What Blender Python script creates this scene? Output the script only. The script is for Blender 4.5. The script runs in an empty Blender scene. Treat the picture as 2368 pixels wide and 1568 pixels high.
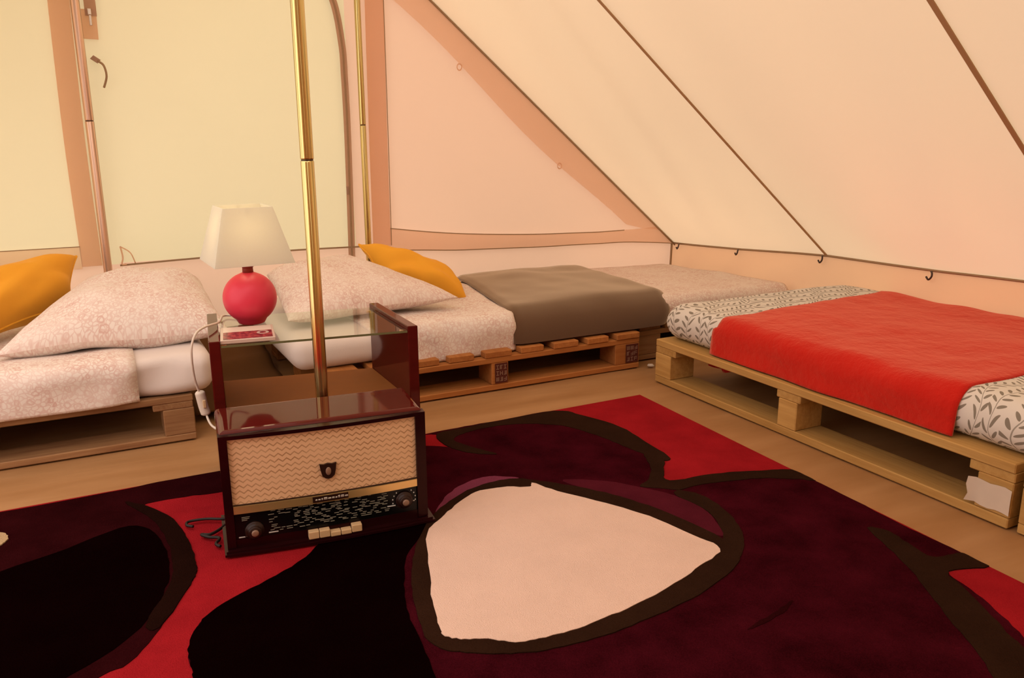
import bpy, bmesh, math, random
from mathutils import Vector, Matrix, noise

random.seed(7)
SC = bpy.context.scene
COL = SC.collection
PI = math.pi

# ------------------------------------------------------------------ camera
cam_d = bpy.data.cameras.new('camera')
cam_d.sensor_fit = 'HORIZONTAL'
cam_d.sensor_width = 36.0
cam_d.lens = 29.244
cam_d.clip_start = 0.02
cam = bpy.data.objects.new('camera', cam_d)
COL.objects.link(cam)
_pit, _yaw, _rol, _h = 0.2456, 0.4796, -0.0054, 0.8078
_F = Vector((math.sin(_yaw)*math.cos(_pit), math.cos(_yaw)*math.cos(_pit), -math.sin(_pit)))
_R = Vector((math.cos(_yaw), -math.sin(_yaw), 0))
_U = _R.cross(_F)
_R2 = math.cos(_rol)*_R + math.sin(_rol)*_U
_U2 = -math.sin(_rol)*_R + math.cos(_rol)*_U
cam.matrix_world = Matrix(((_R2.x, _U2.x, -_F.x, 0), (_R2.y, _U2.y, -_F.y, 0),
                           (_R2.z, _U2.z, -_F.z, _h), (0, 0, 0, 1)))
SC.camera = cam

# ------------------------------------------------------------------ daylight outside the tent
world = bpy.data.worlds.new('sky')
SC.world = world
world.use_nodes = True
bg = world.node_tree.nodes['Background']
bg.inputs[0].default_value = (1.0, 0.88, 0.80, 1)
bg.inputs[1].default_value = 1.95
sun_d = bpy.data.lights.new('sun', 'SUN')
sun_d.energy = 4.2
sun_d.angle = math.radians(3)
sun_d.color = (1.0, 0.86, 0.56)
sun = bpy.data.objects.new('sun', sun_d)
COL.objects.link(sun)
sun.rotation_euler = Vector((0.22, 0.50, 0.80)).to_track_quat('Z', 'Y').to_euler()

SC.view_settings.view_transform = 'Standard'
SC.view_settings.look = 'None'
SC.view_settings.gamma = 1.0
SC.view_settings.use_curve_mapping = False
SC.view_settings.exposure = -0.08
SC.cycles.diffuse_bounces = 2


# ------------------------------------------------------------------ helpers
def link(o, parent=None):
    COL.objects.link(o)
    if parent is not None:
        o.parent = parent
    return o


def mesh_obj(name, verts, faces, mat, parent=None, smooth=False, uvs=None, loc=None, rot=None):
    me = bpy.data.meshes.new(name)
    me.from_pydata([tuple(v) for v in verts], [], faces)
    me.update()
    if uvs is not None:
        lay = me.uv_layers.new(name='UVMap')
        for p in me.polygons:
            for li in p.loop_indices:
                lay.data[li].uv = uvs[me.loops[li].vertex_index]
    if smooth:
        for p in me.polygons:
            p.use_smooth = True
    if mat:
        me.materials.append(mat)
    o = bpy.data.objects.new(name, me)
    if loc is not None:
        o.location = loc
    if rot is not None:
        o.rotation_euler = rot
    return link(o, parent)


def bm_obj(name, bm, mat, parent=None, smooth=False, loc=None, rot=None):
    me = bpy.data.meshes.new(name)
    bmesh.ops.recalc_face_normals(bm, faces=bm.faces[:])
    bm.to_mesh(me)
    bm.free()
    if smooth:
        for p in me.polygons:
            p.use_smooth = True
    if mat:
        me.materials.append(mat)
    o = bpy.data.objects.new(name, me)
    if loc is not None:
        o.location = loc
    if rot is not None:
        o.rotation_euler = rot
    return link(o, parent)


def tag(o, label, cat, group=None):
    o['label'] = label
    o['category'] = cat
    if group:
        o['group'] = group
    return o


def empty(name, loc, rz=0.0):
    o = bpy.data.objects.new(name, None)
    o.empty_display_size = 0.05
    o.location = loc
    o.rotation_euler = (0, 0, rz)
    return link(o)


def structure(o):
    o['kind'] = 'structure'
    return o


def bm_box(bm, x0, x1, y0, y1, z0, z1, bev=0.0, seg=1):
    r = bmesh.ops.create_cube(bm, size=1.0)
    vs = r['verts']
    for v in vs:
        v.co = Vector(((x0+x1)/2 + v.co.x*(x1-x0), (y0+y1)/2 + v.co.y*(y1-y0), (z0+z1)/2 + v.co.z*(z1-z0)))
    if bev > 0:
        es = {e for v in vs for e in v.link_edges}
        bmesh.ops.bevel(bm, geom=list(es), offset=bev, segments=seg, affect='EDGES', profile=0.5)


def box(name, x0, x1, y0, y1, z0, z1, mat, parent=None, bev=0.0, seg=1, smooth=False):
    bm = bmesh.new()
    bm_box(bm, x0, x1, y0, y1, z0, z1, bev, seg)
    return bm_obj(name, bm, mat, parent, smooth)


def catmull(pts, n=6, closed=False):
    P = [Vector(p) for p in pts]
    out = []
    N = len(P)
    rng = range(N) if closed else range(N-1)
    for i in rng:
        p1, p2 = P[i], P[(i+1) % N]
        p0 = P[i-1] if (closed or i > 0) else p1
        p3 = P[(i+2) % N] if (closed or i+2 < N) else p2
        for k in range(n):
            t = k/n
            out.append(0.5*((2*p1) + (-p0+p2)*t + (2*p0-5*p1+4*p2-p3)*t*t + (-p0+3*p1-3*p2+p3)*t**3))
    if not closed:
        out.append(P[-1].copy())
    return out


def tube(name, pts, r, mat, parent=None, seg=8, smooth_n=6, radii=None, flat=1.0):
    P = catmull(pts, smooth_n) if smooth_n > 1 else [Vector(p) for p in pts]
    verts, faces = [], []
    N = len(P)
    prev = None
    for i, p in enumerate(P):
        d = (P[min(i+1, N-1)] - P[max(i-1, 0)]).normalized()
        if prev is None:
            a = Vector((0, 0, 1)) if abs(d.z) < 0.9 else Vector((1, 0, 0))
            n = d.cross(a).normalized()
        else:
            n = (prev - d*prev.dot(d)).normalized()
        prev = n
        b = d.cross(n)
        rr = r if radii is None else radii(i/(N-1))
        for k in range(seg):
            t = 2*PI*k/seg
            verts.append(p + n*math.cos(t)*rr + b*math.sin(t)*rr*flat)
    for i in range(N-1):
        for k in range(seg):
            faces.append((i*seg+k, i*seg+(k+1) % seg, (i+1)*seg+(k+1) % seg, (i+1)*seg+k))
    faces.append(tuple(range(seg))[::-1])
    faces.append(tuple((N-1)*seg+k for k in range(seg)))
    return mesh_obj(name, verts, faces, mat, parent, True)


def lathe(name, prof, mat, parent=None, seg=32, loc=None, rot=None, smooth=True):
    verts, faces = [], []
    for (r, z) in prof:
        for k in range(seg):
            t = 2*PI*k/seg
            verts.append((r*math.cos(t), r*math.sin(t), z))
    n = len(prof)
    for i in range(n-1):
        for k in range(seg):
            faces.append((i*seg+k, i*seg+(k+1) % seg, (i+1)*seg+(k+1) % seg, (i+1)*seg+k))
    faces.append(tuple(range(seg))[::-1])
    faces.append(tuple((n-1)*seg+k for k in range(seg)))
    return mesh_obj(name, verts, faces, mat, parent, smooth, loc=loc, rot=rot)


def nz(x, y, z=0.0):
    return noise.noise(Vector((x, y, z)))


# ------------------------------------------------------------------ materials
class N:
    """small node builder"""
    def __init__(self, name):
        self.m = bpy.data.materials.new(name)
        self.m.use_nodes = True
        self.t = self.m.node_tree
        self.b = self.t.nodes['Principled BSDF']
        self.out = self.t.nodes['Material Output']

    def n(self, typ, **kw):
        nd = self.t.nodes.new(typ)
        for k, v in kw.items():
            setattr(nd, k, v)
        return nd

    def put(self, sock, v):
        if hasattr(v, 'is_linked') or isinstance(v, bpy.types.NodeSocket):
            self.t.links.new(v, sock)
        else:
            sock.default_value = v

    def math(self, op, a, b=0.0, c=0.0):
        nd = self.n('ShaderNodeMath', operation=op)
        for i, v in enumerate((a, b, c)):
            if i < len(nd.inputs):
                self.put(nd.inputs[i], v)
        return nd.outputs[0]

    def mix(self, f, a, b):
        nd = self.n('ShaderNodeMix', data_type='RGBA')
        self.put(nd.inputs[0], f)
        self.put(nd.inputs[6], a if not isinstance(a, tuple) else (*a, 1))
        self.put(nd.inputs[7], b if not isinstance(b, tuple) else (*b, 1))
        return nd.outputs[2]

    def noise(self, vec, scale, detail=3, rough=0.5):
        nd = self.n('ShaderNodeTexNoise')
        if vec is not None:
            self.put(nd.inputs['Vector'], vec)
        nd.inputs['Scale'].default_value = scale
        nd.inputs['Detail'].default_value = detail
        nd.inputs['Roughness'].default_value = rough
        return nd.outputs[0]

    def coord(self, kind='Object'):
        return self.n('ShaderNodeTexCoord').outputs[kind]

    def mapped(self, vec, scale=(1, 1, 1), rot=(0, 0, 0)):
        nd = self.n('ShaderNodeMapping')
        self.put(nd.inputs[0], vec)
        nd.inputs['Scale'].default_value = scale
        nd.inputs['Rotation'].default_value = rot
        return nd.outputs[0]

    def ramp(self, f, lo, hi):
        nd = self.n('ShaderNodeMapRange')
        self.put(nd.inputs[0], f)
        nd.inputs[1].default_value = lo
        nd.inputs[2].default_value = hi
        return nd.outputs[0]

    def bump(self, h, strength=0.3, dist=0.01):
        nd = self.n('ShaderNodeBump')
        nd.inputs['Strength'].default_value = strength
        nd.inputs['Distance'].default_value = dist
        self.put(nd.inputs['Height'], h)
        self.t.links.new(nd.outputs[0], self.b.inputs['Normal'])
        return nd.outputs[0]

    def base(self, c, rough=0.8, spec=0.3):
        self.put(self.b.inputs['Base Color'], (*c, 1) if isinstance(c, tuple) else c)
        self.put(self.b.inputs['Roughness'], rough)
        self.b.inputs['Specular IOR Level'].default_value = spec
        return self


def plain(name, c, rough=0.7, spec=0.3, metal=0.0, var=0.12, sc=30):
    k = N(name)
    f = k.noise(k.coord(), sc, 3)
    dark = tuple(x*(1-var) for x in c)
    k.base(k.mix(f, dark, c), rough, spec)
    k.b.inputs['Metallic'].default_value = metal
    return k.m


def canvas(name, c, trans, weave=260):
    k = N(name)
    co = k.coord()
    f = k.noise(k.mapped(co, (1, 1, 1)), 3.0, 4)
    colr = k.mix(f, tuple(x*0.965 for x in c), c)
    k.t.nodes.remove(k.b)
    d = k.n('ShaderNodeBsdfDiffuse')
    t = k.n('ShaderNodeBsdfTranslucent')
    ms = k.n('ShaderNodeMixShader')
    k.t.links.new(colr, d.inputs[0])
    k.t.links.new(colr, t.inputs[0])
    ms.inputs[0].default_value = trans
    k.t.links.new(d.outputs[0], ms.inputs[1])
    k.t.links.new(t.outputs[0], ms.inputs[2])
    k.t.links.new(ms.outputs[0], k.out.inputs[0])
    return k.m


def wood(name, c1, c2, rough=0.75):
    k = N(name)
    oi = k.n('ShaderNodeObjectInfo')
    vec = k.n('ShaderNodeVectorMath', operation='ADD')
    sc = k.n('ShaderNodeVectorMath', operation='SCALE')
    k.t.links.new(oi.outputs['Location'], sc.inputs[0])
    sc.inputs['Scale'].default_value = 3.0
    k.t.links.new(k.coord(), vec.inputs[0])
    k.t.links.new(sc.outputs[0], vec.inputs[1])
    g = k.noise(k.mapped(vec.outputs[0], (1.6, 26, 26)), 3.0, 5, 0.6)
    g2 = k.noise(k.mapped(vec.outputs[0], (3, 9, 9)), 1.5, 3)
    f = k.ramp(k.math('ADD', g, k.math('MULTIPLY', g2, 0.6)), 0.5, 1.1)
    col = k.mix(f, c1, c2)
    tint = k.mix(k.math('MULTIPLY', oi.outputs['Random'], 0.35), col, tuple(x*0.55 for x in c1))
    k.base(tint, rough, 0.25)
    k.bump(g, 0.25, 0.004)
    return k.m


def lacquer(name, c, rough=0.12):
    k = N(name)
    g = k.noise(k.mapped(k.coord(), (2, 22, 22)), 3.0, 4)
    k.base(k.mix(g, tuple(x*0.6 for x in c), c), rough, 0.22)
    k.b.inputs['Specular Tint'].default_value = (1.0, 0.62, 0.52, 1)
    return k.m


def brass(name, c=(0.62, 0.43, 0.16), rough=0.28):
    k = N(name)
    g = k.noise(k.mapped(k.coord(), (90, 90, 0.8)), 2.0, 3)
    k.base(k.mix(k.ramp(g, 0.35, 0.6), tuple(x*0.45 for x in c), c), k.math('ADD', k.math('MULTIPLY', g, 0.15), rough), 0.5)
    k.b.inputs['Metallic'].default_value = 0.95
    st = k.noise(k.mapped(k.coord(), (150, 150, 0.6)), 1.0, 2)
    k.bump(st, 0.5, 0.006)
    return k.m


def pile(name, c, var=0.35):
    k = N(name)
    co = k.coord()
    big = k.noise(co, 9.0, 4, 0.6)
    fine = k.noise(co, 420.0, 2)
    f = k.math('ADD', k.math('MULTIPLY', big, 0.65), k.math('MULTIPLY', fine, 0.35))
    k.base(k.mix(k.ramp(f, 0.3, 0.7), tuple(x*(1-var) for x in c), tuple(min(1, x*(1+var*0.6)) for x in c)), 0.95, 0.0)
    k.bump(k.math('ADD', fine, k.math('MULTIPLY', big, 1.0)), 0.5, 0.004)
    return k.m


def cloth(name, c, c2=None, sc=6, sheen=0.1, rough=0.9, bump=0.15, nap=0.0):
    k = N(name)
    co = k.coord()
    f = k.noise(co, sc, 4)
    k.base(k.mix(f, c2 or tuple(x*0.85 for x in c), c), rough, 0.1)
    k.b.inputs['Sheen Weight'].default_value = sheen
    k.b.inputs['Sheen Roughness'].default_value = 0.4 if sheen < 0.5 else 0.5
    nb = k.bump(k.noise(co, 500, 2), bump, 0.002)
    if nap:
        b2 = k.n('ShaderNodeBump')
        b2.inputs['Strength'].default_value = nap
        b2.inputs['Distance'].default_value = 0.03
        k.t.links.new(k.noise(k.mapped(co, (1, 1, 1)), 16, 5, 0.62), b2.inputs['Height'])
        k.t.links.new(b2.outputs[0], nb.node.inputs['Normal'])
    return k.m


def floral(name, base, mark, sc=38, amount=0.5):
    k = N(name)
    uv = k.coord('UV')
    wob = k.noise(uv, 30, 2)
    nd = k.n('ShaderNodeTexVoronoi', feature='DISTANCE_TO_EDGE')
    va = k.n('ShaderNodeVectorMath', operation='ADD')
    k.t.links.new(uv, va.inputs[0])
    nn = k.n('ShaderNodeTexNoise')
    k.t.links.new(uv, nn.inputs['Vector'])
    nn.inputs['Scale'].default_value = 40
    s = k.n('ShaderNodeVectorMath', operation='SCALE')
    k.t.links.new(nn.outputs['Color'], s.inputs[0])
    s.inputs['Scale'].default_value = 0.022
    k.t.links.new(s.outputs[0], va.inputs[1])
    k.t.links.new(va.outputs[0], nd.inputs['Vector'])
    nd.inputs['Scale'].default_value = sc
    line = k.math('SUBTRACT', 1.0, k.ramp(nd.outputs['Distance'], 0.05, 0.16))
    v2 = k.n('ShaderNodeTexVoronoi', feature='F1')
    k.t.links.new(va.outputs[0], v2.inputs['Vector'])
    v2.inputs['Scale'].default_value = sc*0.45
    ringd = k.math('ABSOLUTE', k.math('SUBTRACT', v2.outputs['Distance'], 0.3))
    ring = k.math('SUBTRACT', 1.0, k.ramp(ringd, 0.03, 0.1))
    f = k.math('MULTIPLY', k.math('MAXIMUM', k.math('MULTIPLY', line, 0.7), ring), amount)
    patch = k.ramp(k.noise(uv, 7, 2), 0.35, 0.6)
    f = k.math('MULTIPLY', f, k.math('ADD', 0.45, k.math('MULTIPLY', patch, 0.55)))
    k.base(k.mix(f, base, mark), 0.9, 0.1)
    k.bump(k.noise(k.coord(), 60, 3), 0.12, 0.004)
    return k.m


def leafy(name, base, leaf):
    k = N(name)
    uv = k.coord('UV')
    nn = k.n('ShaderNodeTexNoise')
    k.t.links.new(uv, nn.inputs['Vector'])
    nn.inputs['Scale'].default_value = 7
    nn.inputs['Detail'].default_value = 1
    s = k.n('ShaderNodeVectorMath', operation='SCALE')
    k.t.links.new(nn.outputs['Color'], s.inputs[0])
    s.inputs['Scale'].default_value = 0.09
    va = k.n('ShaderNodeVectorMath', operation='ADD')
    k.t.links.new(uv, va.inputs[0])
    k.t.links.new(s.outputs[0], va.inputs[1])
    sx = k.n('ShaderNodeSeparateXYZ')
    k.t.links.new(va.outputs[0], sx.inputs[0])
    v, u = sx.outputs[0], sx.outputs[1]            # stems climb along the ring direction
    w, d = 0.050, 0.0215
    ud = k.math('DIVIDE', u, w)
    idx = k.math('FLOOR', ud)
    x = k.math('MULTIPLY', k.math('SUBTRACT', k.math('SUBTRACT', ud, idx), 0.5), w)
    xs = k.math('MULTIPLY', k.math('SINE', k.math('ADD', k.math('MULTIPLY', v, 2*PI/0.16), k.math('MULTIPLY', idx, 2.1))), 0.008)
    dx = k.math('SUBTRACT', x, xs)
    side = k.math('SIGN', dx)
    ax = k.math('ABSOLUTE', dx)
    stem = k.math('LESS_THAN', ax, 0.0011)
    vv = k.math('ADD', k.math('DIVIDE', v, d), k.math('ADD', k.math('MULTIPLY', side, 0.25), k.math('MULTIPLY', idx, 0.37)))
    ty = k.math('MULTIPLY', k.math('SUBTRACT', k.math('FRACT', vv), 0.5), d)
    px = k.math('SUBTRACT', ax, 0.0125)
    a = k.math('ADD', k.math('MULTIPLY', px, 0.75), k.math('MULTIPLY', ty, 0.66))
    b = k.math('SUBTRACT', k.math('MULTIPLY', ty, 0.75), k.math('MULTIPLY', px, 0.66))
    e = k.math('ADD', k.math('POWER', k.math('ABSOLUTE', k.math('DIVIDE', a, 0.0120)), 2.0),
               k.math('POWER', k.math('ABSOLUTE', k.math('DIVIDE', b, 0.0034)), 2.0))
    lf = k.math('LESS_THAN', e, 1.0)
    f = k.math('MAXIMUM', lf, k.math('MULTIPLY', stem, 0.8))
    k.base(k.mix(k.math('MULTIPLY', f, 0.85), base, leaf), 0.9, 0.1)
    k.bump(k.noise(k.coord(), 40, 3), 0.1, 0.004)
    return k.m


M = {}
M['canvas'] = canvas('cream_canvas', (0.91, 0.74, 0.555), 0.21)
M['canvas_door'] = canvas('door_canvas', (0.90, 0.84, 0.58), 0.16)
M['canvas_pink'] = canvas('gable_canvas', (0.89, 0.635, 0.485), 0.19)
M['canvas_low'] = canvas('wall_canvas', (0.87, 0.54, 0.32), 0.20)
M['canvas_front'] = canvas('front_canvas', (0.80, 0.52, 0.33), 0.07)
M['canvas_hem'] = canvas('hem_canvas', (0.98, 0.77, 0.62), 0.72)
M['seam_cloth'] = canvas('seam_canvas', (0.66, 0.44, 0.25), 0.45)
M['zip_cloth'] = canvas('zip_canvas', (0.78, 0.54, 0.38), 0.45)
M['seam'] = plain('seam_tape', (0.42, 0.26, 0.14), 0.85)
M['zip'] = plain('zip_tape', (0.46, 0.27, 0.18), 0.8)
M['steel'] = plain('zip_metal', (0.75, 0.68, 0.58), 0.3, 0.5, 0.8)
M['hook'] = plain('dark_hook', (0.05, 0.02, 0.012), 0.4, 0.5)
M['brass'] = brass('golden_pole', (0.78, 0.62, 0.26), 0.10)
M['pinkpole'] = brass('pinkish_pole', (0.82, 0.56, 0.42), 0.3)
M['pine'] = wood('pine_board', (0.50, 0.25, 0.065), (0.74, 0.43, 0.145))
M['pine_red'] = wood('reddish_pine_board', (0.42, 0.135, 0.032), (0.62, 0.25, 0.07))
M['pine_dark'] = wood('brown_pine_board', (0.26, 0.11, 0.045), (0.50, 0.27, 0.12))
M['paper'] = plain('paper', (0.78, 0.62, 0.50), 0.8)
M['stamp'] = plain('burnt_stamp', (0.11, 0.022, 0.014), 0.85)
M['stampink'] = plain('stamp_relief', (0.38, 0.22, 0.15), 0.85)
M['mahogany'] = lacquer('mahogany_lacquer', (0.11, 0.010, 0.007), 0.06)
M['mahogany_dark'] = lacquer('dark_mahogany_lacquer', (0.022, 0.003, 0.004), 0.2)
M['shelf'] = plain('satin_brown_wood', (0.26, 0.085, 0.022), 0.7, 0.1)
M['black'] = plain('black_gloss', (0.003, 0.003, 0.003), 0.25, 0.25)
M['bakelite'] = plain('brown_bakelite', (0.026, 0.008, 0.005), 0.35, 0.3)
M['knobcap'] = plain('knob_centre', (0.30, 0.17, 0.11), 0.35, 0.5)
M['ivory'] = plain('ivory_button', (0.78, 0.52, 0.28), 0.4, 0.5)
M['gold'] = plain('gold_trim', (0.92, 0.64, 0.26), 0.28, 0.5, 0.75)
M['print'] = plain('dial_print', (0.34, 0.32, 0.25), 0.6)
M['printw'] = plain('dial_print_white', (0.75, 0.73, 0.70), 0.6)
M['silver'] = plain('silver_letters', (0.85, 0.78, 0.68), 0.3, 0.5, 0.6)
M['red_ball'] = plain('rose_glaze', (0.78, 0.045, 0.085), 0.38, 0.35, 0.0, 0.03)
M['red_neck'] = plain('dark_rose_neck', (0.30, 0.05, 0.035), 0.5)
M['cable_white'] = plain('white_flex', (0.80, 0.66, 0.54), 0.5)
M['cable_dark'] = plain('dark_flex', (0.014, 0.006, 0.005), 0.5)
M['white_sheet'] = cloth('white_sheet', (0.86, 0.74, 0.68), (0.80, 0.66, 0.60))
M['floral'] = floral('pink_floral_cotton', (0.93, 0.80, 0.71), (0.70, 0.40, 0.33), 85, 0.75)
M['floral2'] = floral('pale_floral_cotton', (0.93, 0.77, 0.67), (0.70, 0.40, 0.33), 95, 0.75)
M['leaf'] = leafy('leaf_print_cotton', (0.83, 0.74, 0.66), (0.20, 0.155, 0.105))
M['grey'] = cloth('taupe_fleece', (0.13, 0.065, 0.033), (0.115, 0.057, 0.029), 5, 1.0)
M['redblanket'] = cloth('red_velvet', (0.70, 0.020, 0.012), (0.58, 0.012, 0.007), 7, 1.0, 0.9, 0.15, 0.35)
M['redblanket'].node_tree.nodes['Principled BSDF'].inputs['Sheen Tint'].default_value = (1.0, 0.30, 0.20, 1)
M['grey'].node_tree.nodes['Principled BSDF'].inputs['Sheen Tint'].default_value = (0.95, 0.75, 0.55, 1)
M['orange'] = cloth('orange_cotton', (0.98, 0.46, 0.045), (0.95, 0.40, 0.035), 8, 0.1)
M['cd_print'] = None
M['ground'] = None

# groundsheet: tan woven plastic with soft creases
k = N('tan_groundsheet')
co = k.coord()
a = k.noise(k.mapped(co, (1, 5, 1), (0, 0, 0.3)), 2.2, 4)
k.base(k.mix(k.ramp(a, 0.3, 0.7), (0.38, 0.178, 0.064), (0.51, 0.265, 0.115)), 0.5, 0.3)
k.bump(a, 0.25, 0.02)
M['ground'] = k.m

# grille cloth: rows of zigzag thread
k = N('grille_cloth')
sx = k.n('ShaderNodeSeparateXYZ')
k.t.links.new(k.coord('UV'), sx.inputs[0])
u, v = sx.outputs[0], sx.outputs[1]
tri = k.math('PINGPONG', k.math('MULTIPLY', u, 24.0), 0.5)
row = k.math('FRACT', k.math('ADD', k.math('MULTIPLY', v, 12.0), k.math('MULTIPLY', tri, 1.05)))
ln = k.math('SUBTRACT', 1.0, k.ramp(k.math('ABSOLUTE', k.math('SUBTRACT', row, 0.5)), 0.06, 0.17))
fade = k.ramp(k.noise(k.coord('UV'), 5, 2), 0.3, 0.65)
weave = k.noise(k.mapped(k.coord('UV'), (140, 70, 1)), 3.0, 2)
basec = k.mix(weave, (0.74, 0.44, 0.23), (0.93, 0.64, 0.40))
k.base(k.mix(k.math('MULTIPLY', ln, k.math('ADD', 0.3, k.math('MULTIPLY', fade, 0.45))), basec, (0.30, 0.11, 0.025)), 0.75, 0.2)
M['grille'] = k.m

# lamp shade: cream card, slightly translucent
k = N('cream_lampshade')
k.base(k.mix(k.noise(k.coord(), 200, 2), (0.87, 0.85, 0.73), (0.91, 0.89, 0.78)), 0.9, 0.05)
tr = k.n('ShaderNodeBsdfTranslucent')
tr.inputs[0].default_value = (0.92, 0.87, 0.74, 1)
ms = k.n('ShaderNodeMixShader')
ms.inputs[0].default_value = 0.5
k.t.links.new(k.b.outputs[0], ms.inputs[1])
k.t.links.new(tr.outputs[0], ms.inputs[2])
k.t.links.new(ms.outputs[0], k.out.inputs[0])
M['shade'] = k.m

# clear table glass
k = N('clear_glass')
k.t.nodes.remove(k.b)
g = k.n('ShaderNodeBsdfGlossy')
g.inputs['Roughness'].default_value = 0.0
t = k.n('ShaderNodeBsdfTransparent')
t.inputs[0].default_value = (0.95, 0.97, 0.94, 1)
fr = k.n('ShaderNodeFresnel')
fr.inputs[0].default_value = 1.45
ms = k.n('ShaderNodeMixShader')
geo = k.n('ShaderNodeNewGeometry')
k.t.links.new(k.math('MULTIPLY', fr.outputs[0], k.math('SUBTRACT', 1.0, geo.outputs['Backfacing'])), ms.inputs[0])
k.t.links.new(t.outputs[0], ms.inputs[1])
k.t.links.new(g.outputs[0], ms.inputs[2])
k.t.links.new(ms.outputs[0], k.out.inputs[0])
M['glass'] = k.m
M['glass_edge'] = plain('green_glass_edge', (0.16, 0.16, 0.07), 0.2, 0.5)

# printed inlay of the disc case
k = N('case_inlay')
sx = k.n('ShaderNodeSeparateXYZ')
k.t.links.new(k.coord('UV'), sx.inputs[0])
top = k.math('GREATER_THAN', sx.outputs[1], 0.58)
nn = k.noise(k.mapped(k.coord('UV'), (5, 3, 1)), 2.0, 3)
c1 = k.mix(k.ramp(nn, 0.42, 0.6), (0.16, 0.02, 0.03), (0.38, 0.06, 0.06))
k.base(k.mix(top, c1, (0.78, 0.62, 0.50)), 0.25, 0.5)
M['cd_print'] = k.m
M['case'] = plain('case_plastic', (0.72, 0.52, 0.42), 0.2, 0.5)

M['rug_red'] = pile('rug_red', (0.34, 0.013, 0.018), 0.25)
M['rug_maroon'] = pile('rug_maroon', (0.048, 0.0036, 0.0075), 0.65)
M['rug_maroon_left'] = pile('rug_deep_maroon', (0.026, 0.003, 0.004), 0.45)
M['rug_wine'] = pile('rug_wine', (0.085, 0.010, 0.018), 0.3)
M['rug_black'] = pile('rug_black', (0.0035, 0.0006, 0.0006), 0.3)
M['rug_brown'] = pile('rug_brown', (0.030, 0.0125, 0.007), 0.3)
M['rug_edge'] = pile('rug_dark_edge', (0.014, 0.0045, 0.003), 0.3)
M['rug_pink'] = pile('rug_pink', (0.82, 0.57, 0.47), 0.07)
M['rug_mauve'] = pile('rug_mauve', (0.21, 0.042, 0.080), 0.25)
M['rug_cream'] = pile('rug_cream', (0.50, 0.33, 0.18), 0.1)

# ------------------------------------------------------------------ the tent: groundsheet, walls, roof
XR, XL, YB, YF = 2.50, -1.40, 3.15, -1.50
XC, ZR = 0.55, 1.91


def eave(y):
    pts = [(-1.6, 0.40), (1.475, 0.364), (1.776, 0.352), (2.25, 0.345), (2.69, 0.313), (3.10, 0.290), (3.2, 0.288)]
    for (a, za), (b, zb) in zip(pts, pts[1:]):
        if y <= b:
            return za + (zb-za)*(y-a)/(b-a)
    return pts[-1][1]


def grid(name, fn, nu, nv, mat, parent=None, smooth=True):
    verts = [fn(i/nu, j/nv) for j in range(nv+1) for i in range(nu+1)]
    uvs = [(i/nu, j/nv) for j in range(nv+1) for i in range(nu+1)]
    faces = [(j*(nu+1)+i, j*(nu+1)+i+1, (j+1)*(nu+1)+i+1, (j+1)*(nu+1)+i) for j in range(nv) for i in range(nu)]
    return mesh_obj(name, verts, faces, mat, parent, smooth, uvs)


# floor with the turned-up bathtub edge along the back wall
def floor_fn(a, b):
    x = XL + a*(XR-XL)
    y = YF + b*(YB-YF)
    edge = max(0.0, 1-min(x-XL, XR-x, YB-y)/0.09)
    z = 0.10*edge*edge - 0.004 + 0.003*nz(x*3, y*3)*(1-edge)
    return (x, y, min(z, 0.095))


structure(grid('floor', floor_fn, 90, 110, M['ground']))


def fade(a, w=0.12):
    return max(0.0, min(1.0, a/w, (1-a)/w))


def roof_z(x, y):
    if x >= XC:
        return ZR - (ZR-eave(y))*(x-XC)/(XR-XC)
    return ZR - (ZR-eave(y))*(XC-x)/(XC-XL)


SEAMS = (3.13, 2.22, 1.225, 0.23, -0.77)


def roof_fn(sgn, ya=YF, yb=YB):
    def f(a, b):
        y = ya + a*(yb-ya)
        x = (XR if sgn > 0 else XL) + b*(XC-(XR if sgn > 0 else XL))
        z = roof_z(x, y)
        # slack cloth between the seams plus diagonal pulls towards the wall hooks
        w = fade(b, 0.10)
        near = min(abs(y-s) for s in SEAMS)
        sag = min(1.0, near/0.25)
        t = b*1.8
        dsp = 0.055*nz(y*2.4+t*0.55, t*0.35, 3.1) + 0.034*nz(y*5.2+t*1.9, t*0.45, 9.0)
        dsp = (dsp - 0.006)*w*(0.25+0.75*sag)*fade(a, 0.03)
        return (x + sgn*dsp*0.64, y, z + dsp*0.77)
    return f


structure(grid('ceiling', roof_fn(1), 190, 60, M['canvas']))
# the left slope, with an added unseen opening that lets sky light in
OP0, OP1 = 0.55, 2.30
structure(grid('ceiling_left', roof_fn(-1, OP1, YB), 30, 24, M['canvas']))
structure(grid('ceiling_left', roof_fn(-1, YF, OP0), 30, 24, M['canvas']))


def wall_r(a, b):
    y = YF + a*(YB-YF)
    z = b*eave(y)
    d = 0.045*nz(y*4.5+z*7, z*2, 1.0)*fade(b, 0.35)*fade(a, 0.02)
    return (XR + d - 0.0, y, z)


structure(grid('wall_right', wall_r, 140, 10, M['canvas_low']))
structure(grid('wall_left', lambda a, b: (XL, OP1 + a*(YB-OP1), b*eave(OP1 + a*(YB-OP1))), 20, 2, M['canvas_low']))
structure(grid('wall_left', lambda a, b: (XL, YF + a*(OP0-YF), b*eave(YF + a*(OP0-YF))), 20, 2, M['canvas_low']))


def gable(x):
    return roof_z(x, YB)


DX0, DX1, DZ0, DZ1 = 0.115, 0.955, 0.372, 1.45


def wall_piece(x0, x1, zlo, zhi):
    def f(a, b):
        x = x0 + a*(x1-x0)
        lo, hi = zlo(x), zhi(x)
        z = lo + b*(hi-lo)
        d = 0.014*nz(x*2.2+z*1.5, z*1.2, 5.0)*fade(a, 0.06)*fade(b, 0.08)
        return (x, YB + d, z)
    return f


SILL = 0.368


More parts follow.
